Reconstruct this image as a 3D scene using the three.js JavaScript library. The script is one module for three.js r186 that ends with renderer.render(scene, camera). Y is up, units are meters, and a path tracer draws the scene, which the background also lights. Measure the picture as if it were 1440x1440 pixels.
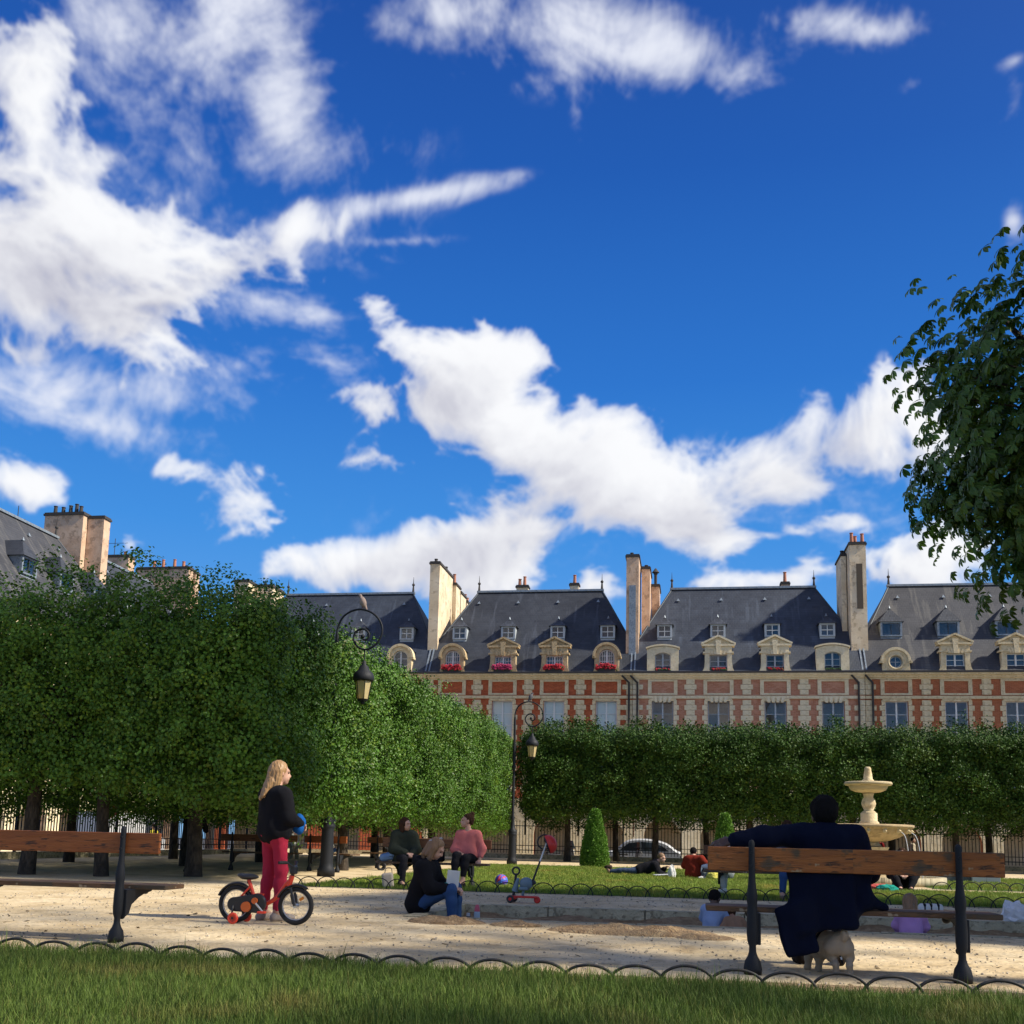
import * as THREE from 'three';
import { mergeGeometries } from 'three/addons/utils/BufferGeometryUtils.js';
import { RoundedBoxGeometry } from 'three/addons/geometries/RoundedBoxGeometry.js';
import { ImprovedNoise } from 'three/addons/math/ImprovedNoise.js';

// ---------- camera, sky, sun, exposure ----------
const EXPOSURE = 1.45, SKY_LEVEL = 1;
const scene = new THREE.Scene();
const camera = new THREE.PerspectiveCamera(2 * Math.atan(960 / 1500) * 180 / Math.PI, 1, 0.1, 2000);
camera.setViewOffset(1440, 1920, 0, 0, 1440, 1440);
camera.position.set(0, 0.87, 0);
camera.rotation.order = 'YXZ';
camera.rotation.set(Math.atan(221 / 1500), 9.5 * Math.PI / 180, 0.023);
const renderer = new THREE.WebGLRenderer({ antialias: true });
renderer.toneMapping = THREE.LinearToneMapping;
renderer.toneMappingExposure = EXPOSURE;
renderer.shadowMap.enabled = true;
renderer.shadowMap.type = THREE.PCFSoftShadowMap;
const SUN_AZ = 5 * Math.PI / 180, SUN_EL = 42 * Math.PI / 180;    // from the right, a little behind the camera
const sunDir = new THREE.Vector3(Math.cos(SUN_EL) * Math.cos(SUN_AZ), Math.sin(SUN_EL), Math.cos(SUN_EL) * Math.sin(SUN_AZ));
const sun = new THREE.DirectionalLight(new THREE.Color().setRGB(1, 0.92, 0.79), 4.6);
sun.position.copy(sunDir).multiplyScalar(120).add(new THREE.Vector3(-4, 0, -38));
sun.target.position.set(-4, 0, -38);
sun.castShadow = true; sun.shadow.radius = 4; sun.shadow.mapSize.set(4096, 4096);
Object.assign(sun.shadow.camera, { left: -70, right: 70, top: 60, bottom: -60, near: 1, far: 300 });
scene.add(sun, sun.target);

// ---------- random numbers and noise ----------
function rng(seed) { let a = seed >>> 0; return () => { a = (a + 0x6D2B79F5) | 0; let t = Math.imul(a ^ (a >>> 15), 1 | a); t = (t + Math.imul(t ^ (t >>> 7), 61 | t)) ^ t; return ((t ^ (t >>> 14)) >>> 0) / 4294967296; }; }
const perlin = new ImprovedNoise();
const lerp = (a, b, t) => a + (b - a) * t, clamp = (x, a = 0, b = 1) => Math.min(b, Math.max(a, x));
const sstep = (a, b, x) => { const t = clamp((x - a) / (b - a)); return t * t * (3 - 2 * t); };
function fbm3(x, y, z, oct, gain = 0.5) { let s = 0, a = 1, n = 0; for (let i = 0; i < oct; i++) { s += a * perlin.noise(x, y, z); n += a; a *= gain; x = x * 2.03 + 11.3; y = y * 2.03 + 3.7; z = z * 2.03 + 7.9; } return s / n; }
const V = (x, y, z) => new THREE.Vector3(x, y, z);

// ---------- the sky: blue air and clouds, in azimuth and elevation ----------
const CUMULUS = [[-35.3,28.1,2.4,2.9,0,1],[-32.6,28.4,2.8,2.3,0,1],[-34,25.5,4.4,1.9,0,1.1],[-29.5,26.3,2.5,1.9,-20,0.9],[-26.7,28.4,2.5,1.8,10,0.8],[-22.2,30.5,3.2,1,12,0.85],[-24,28.5,3.4,1.2,-5,0.65],[-37,31,1.6,3.5,-10,0.8],[-36.1,35,1.6,2.6,-15,0.75],[-30.1,24.3,2.6,1,-5,0.6],[-34.7,22.3,3.1,0.9,-5,0.6],[-17.7,27.1,1.1,0.9,-40,0.75],[-15.8,25.5,2.2,1.5,-35,1],[-11.9,25.2,3.1,1.8,-15,1.2],[-9.3,25.4,1.6,1.2,0,0.9],[-13.9,22.8,3.1,1.5,-22,1],[-17.4,22.6,1.8,1.2,-20,0.7],[-10.6,22.2,3,1.5,-32,1.05],[-7.4,20.5,3.2,1.8,-32,1.15],[-4.2,21.9,1.7,1.4,-20,1.05],[-3.4,19.5,3.3,1.8,-22,1.15],[-0.3,17.3,3.1,1.4,-15,1.05],[-3.8,17.7,2.6,1.1,-12,0.75],[1.2,16.1,1.8,0.8,-5,0.7],[4.1,19.6,2.1,1.4,-10,1],[6.1,18.3,1.9,1,0,0.75],[7.1,20.7,1.9,1.7,-20,0.85],[6.9,21.8,1.4,1,0,0.6],[9.6,20,2.4,1.9,0,0.95],[11.5,22.3,1.5,1.7,0,0.9],[8.3,16.5,1.3,0.6,0,0.75],[13.3,20.1,2.3,2.4,0,0.9],[-24.2,17.2,2.5,1.5,-10,0.85],[-23.4,19,1.8,0.6,0,0.5],[-27.4,18.4,1.1,0.6,10,0.65],[-35.1,16.7,1.4,0.8,-15,0.85],[-16.7,19.4,2.4,0.9,-10,0.45],[-21.2,13.9,2.9,1,0,0.9],[-17.4,14.4,3.4,1.1,0,0.9],[-14,15.5,3,1.5,20,0.85],[-10.8,14.8,3.8,1.7,0,0.95],[-8.3,16.4,2,1,0,0.75],[-15.2,16.9,1.3,0.8,0,0.4],[-4.9,13.8,2.1,1.1,0,0.8],[-29.6,14.2,1.4,0.9,0,0.8],[1.6,13.6,2,0.6,0,0.7],[4.6,13.6,2,0.7,0,0.8],[10.7,14.2,2.7,1.1,-10,0.7],[6.8,14.6,1.1,0.7,0,0.6],[13.1,15.3,2,1.4,0,0.7],[5.7,16.4,1.8,0.5,0,0.5]];   // azimuth, elevation, half width, half height (degrees), turn, weight
const WISPS = [[-24,37.9,1.9,3.1,22,0.85],[-23.4,35.1,1.5,1.5,20,0.65],[-26.5,38.9,1.9,1.6,20,0.6],[-30.2,37.7,3.3,1.4,-20,0.5],[-17.1,39.5,2.9,0.8,-10,0.45],[-14.7,40.5,2.3,1.4,-10,0.75],[-8.7,39.6,3.9,1.4,-5,0.4],[-4.5,39.9,4.2,1.4,-15,0.75],[-0.7,38.7,3.2,1.3,-15,0.65],[-7.4,38.5,2,1.1,0,0.35],[8.1,39.1,2.7,0.6,-12,0.6],[10,38.3,1.8,0.5,-10,0.6],[-6.5,36.3,0.3,0.9,10,0.3],[17.2,34.2,0.4,1.1,-10,0.45],[16.9,29.4,0.4,0.6,0,0.8],[17.3,35.9,0.5,0.3,0,0.5],[12.2,36,0.4,0.3,0,0.35],[-15.1,32.7,3.5,0.4,12,0.55],[-17.9,32,3.1,0.6,15,0.6],[-16.6,30.5,2.1,0.2,6,0.4],[-21.2,26.8,1.4,0.5,-5,0.6],[-24.7,26.7,3.1,0.8,-5,0.7],[-22.2,30,4.1,1.3,10,0.5],[-34.6,20.8,4.7,1.3,-8,0.8],[-30.6,22,4.3,1,0,0.65],[-32.1,19.9,3.9,0.5,0,0.5],[-26.7,23.4,2.7,1.2,0,0.6],[-19.3,34.2,3.4,1,10,0.25],[-25.9,32.9,4.6,0.9,0,0.18],[-19.5,24.2,1.8,1,-30,0.45],[-33.1,36.6,1.8,1.9,-10,0.6],[-31,35,2.1,1.1,-10,0.4],[-33.4,29.4,3.7,2.4,0,0.5],[-10.5,16.7,5.7,1.5,0,0.3],[1.2,18.9,4.4,1.8,0,0.3],[9.7,17,4.1,2.5,0,0.35]];
function makeSky() {
  const W = 4096, Hh = 2048, top = Hh / 2, deg = W / 360;
  const rand = rng(77), cum = CUMULUS.slice(), wis = WISPS.slice();
  const inView = (a) => a > -48 && a < 30;
  for (let k = 0; k < 60; k++) {                       // the same kind of clouds all round
    const a = rand() * 360 - 180, e = 8 + rand() * 34 + (rand() < .3 ? 22 : 0), n = 3 + rand() * 5;
    if (inView(a)) continue;
    for (let i = 0; i < n; i++) cum.push([a + (rand() - .5) * 15, e + (rand() - .5) * 7, 2 + rand() * 3, 1.3 + rand() * 1.8, rand() * 40 - 20, .7 + rand() * .6]);
  }
  for (let k = 0; k < 70; k++) { const a = rand() * 360 - 180, e = 20 + rand() * 65; if (inView(a) && e < 44) continue; wis.push([a, e, 3 + rand() * 4, 1 + rand() * 2, rand() * 90 - 45, .4 + rand() * .5]); }
  const splat = (list, power) => {
    const f = new Float32Array(W * top);
    for (const [a, e, ra, re, rot, w] of list) {
      const ce = Math.max(.12, Math.cos(e * Math.PI / 180)), reach = Math.max(ra, re) * 1.9, c = Math.cos(rot * Math.PI / 180), s = Math.sin(rot * Math.PI / 180);
      const y0 = Math.max(0, Math.floor((e - reach) * deg)), y1 = Math.min(top - 1, Math.ceil((e + reach) * deg)), xr = Math.min(W / 2, Math.ceil(reach / ce * deg)), xc = Math.round((a + 90) * deg);
      for (let y = y0; y <= y1; y++) for (let i = -xr; i <= xr; i++) {
        const dx = i / deg * ce, dy = y / deg - e, u = (dx * c + dy * s) / ra, v = (-dx * s + dy * c) / re, q = u * u + v * v;
        if (q < 3.4) { const k = y * W + (((xc + i) % W) + W) % W, val = w * Math.exp(-q * power); f[k] = f[k] + val - f[k] * val * .5; }
      }
    }
    return f;
  };
  const fc = splat(cum.map((w) => [...w.slice(0, 2), w[2] * 1.06, w[3] * (w[1] < 17.5 ? 1.2 : 1.05), w[4], w[5] * (w[1] < 17.5 ? 1.12 : 1)]), 1.1), fw = splat(wis.map((w) => [...w.slice(0, 2), w[2] * 1.12, w[3] * 1.12, w[4], w[5] * 1.15]), 1.2), dens = new Float32Array(W * top), relief = new Float32Array(W * top), thin = new Float32Array(W * top);
  for (let y = 0; y < top; y++) {
    const el = (y + .5) / top * Math.PI / 2, cy = Math.cos(el), sy = Math.sin(el);
    for (let x = 0; x < W; x++) {
      const k = y * W + x; if (fc[k] < .05 && fw[k] < .012) continue;
      const az = (x + .5) / W * Math.PI * 2 - Math.PI, X = Math.cos(az) * cy, Z = Math.sin(az) * cy;
      const wx = perlin.noise(X * 9 + 5, sy * 9, Z * 9) * .05, wy = perlin.noise(X * 9, sy * 9 + 9, Z * 9 + 4) * .05;
      if (fc[k] >= .05) {
        let bil = 0, a = 1, nn = 0, px = (X + wx) * 15, py = (sy + wy) * 19, pz = (Z + wx) * 15;
        for (let o = 0; o < 6; o++) { bil += a * (1 - 2.1 * Math.abs(perlin.noise(px, py, pz))); nn += a; a *= .56; px = px * 2.07 + 5; py = py * 2.07 + 3; pz = pz * 2.07 + 9; }
        const broad = perlin.noise(X * 9 + 40, sy * 12, Z * 9), v = fc[k] * .92 + (bil / nn - .42) * .9 + broad * .7;
        relief[k] = v; dens[k] = (.6 * sstep(.45, .82, v) + .4 * sstep(.55, 1.25, v)) * sstep(.05, .16, fc[k]);
      }
      if (fw[k] >= .012) {
        const n = fbm3((X + wx * 1.2) * 10, (sy + wy * 1.2) * 15, (Z + wy) * 10, 7, .66), m = fbm3(X * 40 + wy * 30, sy * 40 + wx * 30, Z * 40, 4, .65);
        thin[k] = sstep(.1, 1.35, fw[k] + n * 1.0 + m * .5) * .92 * sstep(.012, .12, fw[k]);
      }
    }
  }
  const data = new Float32Array(W * Hh * 4);
  const air = (el) => {                                   // display-linear blue by elevation
    const st = [[0, .30, .56, .88], [10, .115, .37, .83], [16, .058, .285, .76], [24, .029, .182, .62], [34, .017, .110, .46], [44, .015, .072, .34], [60, .014, .058, .28], [90, .013, .052, .25]];
    for (let i = 1; i < st.length; i++) if (el <= st[i][0]) { const t = (el - st[i - 1][0]) / (st[i][0] - st[i - 1][0]); return [1, 2, 3].map((j) => lerp(st[i - 1][j], st[i][j], t)); }
    return st[st.length - 1].slice(1);
  };
  const sa = Math.atan2(sunDir.z, sunDir.x), se = SUN_EL;
  const at = (f, x, y) => f[Math.min(top - 1, Math.max(0, y | 0)) * W + ((((x | 0) % W) + W) % W)];
  for (let y = 0; y < Hh; y++) {
    const el = (y + .5 - top) / top * 90, a = air(Math.max(0, el)), ce = Math.max(.15, Math.cos(el * Math.PI / 180));
    for (let x = 0; x < W; x++) {
      const o = (y * W + x) * 4; let [r, g, b] = a;
      if (y >= top) {
        const yy = y - top, k = yy * W + x, az = (x + .5) / W * Math.PI * 2 - Math.PI;
        let da = sa - az; da = Math.atan2(Math.sin(da), Math.cos(da));
        const cosd = Math.sin(el * Math.PI / 180) * Math.sin(se) + Math.cos(el * Math.PI / 180) * Math.cos(se) * Math.cos(da);
        const glow = .25 * Math.pow(Math.max(0, cosd), 5);
        r += glow * .7; g += glow * .75; b += glow * .8;
        const t = thin[k];
        if (t > 0) { r = lerp(r, .86, t); g = lerp(g, .89, t); b = lerp(b, .98, t); }
        const d = dens[k];
        if (d > 0) {
          const lx = Math.sign(da) * Math.min(1, Math.abs(da)) * .8, ly = .65;
          let shade = 0;
          for (let i = 1; i <= 6; i++) shade += at(dens, x + lx * i * 16 / ce, yy + ly * i * 16) * (1 - i * .08);
          const d1 = relief[k] - at(relief, x + lx * 5 / ce, yy + ly * 5), d2 = relief[k] - at(relief, x + lx * 16 / ce, yy + ly * 16), d3 = relief[k] - at(relief, x + lx * 40 / ce, yy + ly * 40);
          const puff = Math.tanh(d1 * .7 + d2 * .9 + d3 * .8), thick = sstep(.75, 1.7, fc[k]);
          const w = clamp(.80 + .13 * puff + .10 * Math.exp(-shade * .5) - .30 * thick * sstep(.8, 3.6, shade), .42, 1);
          const cr = w * .965, cg = w * .975, cb = lerp(w, 1, .18);
          r = lerp(r, cr, d); g = lerp(g, cg, d); b = lerp(b, cb, d);
        }
      }
      data[o] = r * SKY_LEVEL / EXPOSURE; data[o + 1] = g * SKY_LEVEL / EXPOSURE; data[o + 2] = b * SKY_LEVEL / EXPOSURE; data[o + 3] = 1;
    }
  }
  const t = new THREE.DataTexture(data, W, Hh, THREE.RGBAFormat, THREE.FloatType);
  t.mapping = THREE.EquirectangularReflectionMapping; t.magFilter = t.minFilter = THREE.LinearFilter; t.needsUpdate = true;
  return t;
}
scene.background = makeSky();
scene.environment = scene.background;

// ---------- textures: tileable noise, in metres ----------
function tileNoise(seed) {
  const r = rng(seed), N = 64, tab = Array.from({ length: N * N }, () => r());
  const val = (x, y, p) => { const xi = Math.floor(x), yi = Math.floor(y), fx = x - xi, fy = y - yi, m = (a) => ((a % p) + p) % p, h = (a, b) => tab[(m(a) * 7 + m(b) * 13 * 5 + m(a) * m(b)) % (N * N)], sx = fx * fx * (3 - 2 * fx), sy = fy * fy * (3 - 2 * fy); return lerp(lerp(h(xi, yi), h(xi + 1, yi), sx), lerp(h(xi, yi + 1), h(xi + 1, yi + 1), sx), sy); };
  return (u, v, p, oct = 4, gain = .55) => { let s = 0, a = 1, n = 0; for (let i = 0; i < oct; i++) { s += a * val(u * p + i * 17, v * p + i * 29, p); n += a; a *= gain; p *= 2; } return s / n; };
}
function tex(size, fn, srgb = true, h = size) {
  const d = new Uint8Array(size * h * 4);
  for (let y = 0; y < h; y++) for (let x = 0; x < size; x++) { const c = fn(x / size, y / h), o = (y * size + x) * 4; if (typeof c === 'number') d[o] = d[o + 1] = d[o + 2] = clamp(c) * 255; else { d[o] = clamp(c[0]) * 255; d[o + 1] = clamp(c[1]) * 255; d[o + 2] = clamp(c[2]) * 255; } d[o + 3] = 255; }
  const t = new THREE.DataTexture(d, size, h); t.wrapS = t.wrapT = THREE.RepeatWrapping; t.magFilter = THREE.LinearFilter; t.minFilter = THREE.LinearMipmapLinearFilter; t.generateMipmaps = true;
  if (srgb) t.colorSpace = THREE.SRGBColorSpace; t.needsUpdate = true; return t;
}
const rep = (t, x, y = x) => { const c = t.clone(); c.repeat.set(1 / x, 1 / y); c.needsUpdate = true; return c; };
const mixc = (a, b, t) => [lerp(a[0], b[0], t), lerp(a[1], b[1], t), lerp(a[2], b[2], t)];
const hex = (h) => [(h >> 16 & 255) / 255, (h >> 8 & 255) / 255, (h & 255) / 255];
const n1 = tileNoise(1), n2 = tileNoise(2), n3 = tileNoise(3);
const std = (color, roughness = .9, extra = {}) => new THREE.MeshStandardMaterial({ color, roughness, ...extra });
const lin = (r, g, b) => new THREE.Color().setRGB(r, g, b);
const M = {};
{
  const grain = tex(512, (u, v) => n1(u, v, 32, 4, .7), false);
  const fine = tex(256, (u, v) => n2(u, v, 64, 2, .8), false);
  const tone = (a, b, p, seed, c2, amt = .3) => { const n = tileNoise(seed), m = tileNoise(seed + 50); return tex(512, (u, v) => { let c = mixc(hex(a), hex(b), clamp(n(u, v, p, 5, .6) * 1.7 - .35)); if (c2 !== undefined) c = mixc(c, hex(c2), amt * sstep(.55, .72, m(u, v, p * 2, 4))); return c; }); };
  // path sand: fine speckle, footprints and damp patches
  const sandN = tileNoise(9), sandP = tileNoise(10);
  const sandMap = tex(1024, (u, v) => { let c = mixc(hex(0xbda57b), hex(0xdcc9a4), clamp(sandN(u, v, 8, 6, .68) * 1.9 - .45)); c = mixc(c, hex(0x927a55), .45 * sstep(.62, .75, sandP(u, v, 14, 5, .6))); const k = sandP(u + .3, v + .7, 128, 2, .7); return mixc(c, hex(0x6e5d42), .55 * sstep(.77, .86, k)); });
  M.sand = std(0xffffff, .95, { map: rep(sandMap, 3.7), bumpMap: rep(tex(1024, (u, v) => .6 * sandN(u, v, 16, 5, .7) + .4 * sandP(u, v, 90, 2), false), 3.7), bumpScale: .035 });
  M.wetsand = std(lin(.47, .36, .225), .95, { map: rep(tone(0xb0a090, 0xf0e8d8, 16, 12), 1), bumpMap: rep(grain, .6), bumpScale: .03 });
  M.soil = std(lin(.10, .075, .05), 1, { bumpMap: rep(grain, 1), bumpScale: .03 });
  M.turf = std(0xffffff, 1, { map: rep(tone(0x39511f, 0x54702c, 12, 14, 0x6c6a35, .4), 2.3) });
  M.asphalt = std(lin(.075, .075, .078), .9, { bumpMap: rep(fine, .6), bumpScale: .006 });
  M.paving = std(0xffffff, .9, { map: rep(tone(0xa39a88, 0xbcb29c, 10, 15), 2) });
  M.stone = std(0xffffff, .9, { map: rep(tone(0xcdb98f, 0xe4d3ad, 9, 16, 0xa99572, .45), 2.1), bumpMap: rep(grain, 1.2), bumpScale: .012 });
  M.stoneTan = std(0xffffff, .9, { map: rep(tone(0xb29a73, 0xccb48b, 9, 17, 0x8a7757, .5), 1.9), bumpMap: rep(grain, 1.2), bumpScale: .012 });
  M.stonePale = std(0xffffff, .9, { map: rep(tone(0xdac8a0, 0xecdebd, 9, 18, 0xb9a57e, .3), 2.3), bumpMap: rep(grain, 1.2), bumpScale: .008 });
  M.curb = std(0xffffff, .95, { map: rep(tone(0xa59b80, 0xc9bd9c, 10, 19, 0x776d55, .7), 1.2), bumpMap: rep(grain, .8), bumpScale: .02 });
  const brickT = (a, b, mort) => { const n = tileNoise(a & 255); const fn = (bump) => (u, v) => { const rows = 32, cols = 8, r = Math.floor(v * rows), fx = ((u * cols + (r % 2) * .5) % 1 + 1) % 1, fy = v * rows - r, id = Math.floor(u * cols + (r % 2) * .5) % cols; const m = (fx < .045 || fy < .13) ? 1 : 0; const q = n(id / 8 + .03, r / 32 + .02, 32, 1); if (bump) return m ? .2 : .8; return m ? hex(mort) : mixc(hex(a), hex(b), clamp(q * 1.2 + n(u, v, 16, 3) * .5 - .4)); }; return { map: rep(tex(512, fn(0)), 1.9), bumpMap: rep(tex(512, fn(1), false), 1.9), bumpScale: .01 }; };
  M.brickRed = std(0xffffff, .95, brickT(0xa3421f, 0xc96238, 0xb58560));
  M.brickPale = std(0xffffff, .95, brickT(0xb46e50, 0xcf957a, 0xc8ab8c));
  M.brickDeep = std(0xffffff, .95, brickT(0xa3512f, 0xbf6e48, 0xb59570));
  const slateT = (a, b, seed, streak) => { const n = tileNoise(seed), m = tileNoise(seed + 3); const cell = (u, v) => { const rows = 40, r = Math.floor(v * rows), c = Math.floor(u * 32 + (r % 2) * .5); return n((c % 32) / 32 + .011, r / 40 + .013, 32, 1); }; return tex(1024, (u, v) => { let c = mixc(hex(a), hex(b), clamp(cell(u, v) * .55 + m(u, v, 6, 5) * .8 - .2)); c = mixc(c, hex(streak), .55 * sstep(.56, .75, m(u, v * .12 + .3, 24, 4, .6))); const fy = v * 40 % 1; return fy < .12 ? mixc(c, [0, 0, 0], .25) : c; }); };
  const slateBump = tex(512, (u, v) => { const r = Math.floor(v * 40), fx = (u * 32 + (r % 2) * .5) % 1, fy = v * 40 % 1; return clamp((fx < .06 ? .3 : .8) * (.5 + .5 * fy)); }, false);
  M.slate = std(0xffffff, .62, { map: rep(slateT(0x262a32, 0x42474f, 31, 0x555b66), 8), bumpMap: rep(slateBump, 8), bumpScale: .02 });
  M.slateBlue = std(0xffffff, .6, { map: rep(slateT(0x272d38, 0x424a56, 35, 0x525b68), 8), bumpMap: rep(slateBump, 8), bumpScale: .02 });
  M.slateGrey = std(0xffffff, .7, { map: rep(slateT(0x303238, 0x4b4c50, 39, 0x6a6761), 8), bumpMap: rep(slateBump, 8), bumpScale: .02 });
  M.zinc = std(0xffffff, .5, { map: rep(tone(0x77828c, 0x9aa4ab, 8, 41, 0x5b646c, .5), 1.3), metalness: .3 });
  M.lead = std(0x3a4149, .55, { metalness: .2 });
  M.render = std(0xffffff, .95, { map: rep(tone(0xd6bf9c, 0xead9bb, 5, 43, 0xa08b70, .5), 3), bumpMap: rep(grain, 2), bumpScale: .01 });
  M.renderPink = std(0xffffff, .95, { map: rep(tone(0xc3a184, 0xd9bda2, 5, 45, 0x9a8069, .6), 3), bumpMap: rep(grain, 2), bumpScale: .01 });
  M.clay = std(lin(.42, .17, .1), .85);
  M.soot = std(lin(.05, .045, .042), .9);
  M.glass = std(lin(.03, .036, .045), .06, { metalness: 0 });
  M.pane = new THREE.MeshPhysicalMaterial({ color: 0xffffff, roughness: .03, transmission: 1, thickness: 0 });
  M.plaster = std(lin(.68, .64, .56), .95);
  M.shutter = std(lin(.6, .64, .55), .7);
  M.paintWhite = std(lin(.72, .72, .68), .55);
  M.paintCream = std(lin(.66, .62, .5), .6);
  M.paintGrey = std(lin(.42, .46, .48), .55);
  M.iron = new THREE.MeshPhysicalMaterial({ color: lin(.014, .016, .02), roughness: .6, specularIntensity: .6, bumpMap: rep(fine, .15), bumpScale: .001 });
  M.ironRust = std(0xffffff, .6, { map: rep(tone(0x24262a, 0x32322f, 10, 47, 0x5a4030, .5), .5), metalness: .2 });
  const woodN = tileNoise(51), woodM = tileNoise(52);
  const wood = (a, b, wear) => tex(512, (u, v) => { let c = mixc(hex(a), hex(b), clamp(woodN(u * .25, v, 24, 5, .65) * 1.5 - .25)); c = mixc(c, [.1, .07, .05], .6 * sstep(.64, .74, woodM(u * .2, v, 40, 4, .6))); if (wear) { c = mixc(c, hex(0x4d4436), .8 * sstep(.50, .66, woodM(u * .7, v * .5, 8, 5, .62))); c = mixc(c, hex(0xb5a88f), .75 * sstep(.69, .78, woodN(u, v * .6, 10, 4, .6))); } return c; });
  const woodB = tex(512, (u, v) => woodN(u * .25, v, 40, 4, .7), false);
  M.benchWood = std(0xffffff, .55, { map: rep(wood(0x8c4a1c, 0xa9612a, false), 1, .5), bumpMap: rep(woodB, 1, .5), bumpScale: .003 });
  M.benchWorn = std(0xffffff, .7, { map: rep(wood(0x8a4f22, 0xb06a30, true), 1, .5), bumpMap: rep(woodB, 1, .5), bumpScale: .006 });
  M.benchSeat = std(0xffffff, .7, { map: rep(wood(0x5a4028, 0x77573a, true), 1, .5), bumpMap: rep(woodB, 1, .5), bumpScale: .006 });
  M.benchPlain = std(0xffffff, .7, { map: rep(wood(0x5c3a22, 0x77502f, false), 1, .5) });
  const barkN = tileNoise(55);
  M.bark = std(0xffffff, 1, { map: rep(tex(256, (u, v) => mixc(hex(0x2c261f), hex(0x574c3f), clamp(barkN(u, v * .3, 24, 4) * 1.6 - .3))), .8), bumpMap: rep(tex(256, (u, v) => barkN(u, v * .3, 24, 4), false), .8), bumpScale: .03 });
  const leaf = (r, g, b, rough = .5, tr = .35, spec = .5) => new THREE.MeshPhysicalMaterial({ color: lin(r, g, b), roughness: rough, transmission: tr, thickness: 0, specularIntensity: spec, side: THREE.DoubleSide });
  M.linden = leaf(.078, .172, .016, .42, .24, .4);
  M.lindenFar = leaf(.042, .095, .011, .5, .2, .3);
  M.chestnut = leaf(.065, .13, .02, .45, .3, .5);
  M.box = leaf(.14, .28, .03, .6, .25);
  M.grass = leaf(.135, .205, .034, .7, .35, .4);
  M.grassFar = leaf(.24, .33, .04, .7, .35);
  const cloth = (r, g, b, rough = 1, k = .004) => new THREE.MeshPhysicalMaterial({ color: lin(r, g, b), roughness: rough, specularIntensity: .25, bumpMap: rep(fine, .12), bumpScale: k });
  M.cloth = cloth; M.fine = fine; M.grain = grain;
}

// ---------- building blocks ----------
function metreUV(g) {                                       // uv in metres, by the way each face points
  const p = g.attributes.position, n = g.attributes.normal, uv = new Float32Array(p.count * 2);
  for (let i = 0; i < p.count; i++) { const ax = Math.abs(n.getX(i)), ay = Math.abs(n.getY(i)), az = Math.abs(n.getZ(i)); if (ay >= ax && ay >= az) { uv[2 * i] = p.getX(i); uv[2 * i + 1] = p.getZ(i); } else if (ax >= az) { uv[2 * i] = p.getZ(i); uv[2 * i + 1] = p.getY(i); } else { uv[2 * i] = p.getX(i); uv[2 * i + 1] = p.getY(i); } }
  g.setAttribute('uv', new THREE.BufferAttribute(uv, 2)); return g;
}
function plain(g) { g = g.index ? g.toNonIndexed() : g; for (const k of Object.keys(g.attributes)) if (!['position', 'normal', 'uv'].includes(k)) g.deleteAttribute(k); if (!g.attributes.normal) g.computeVertexNormals(); return g; }
const eul = new THREE.Euler(), qt = new THREE.Quaternion(), mt = new THREE.Matrix4();
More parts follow.
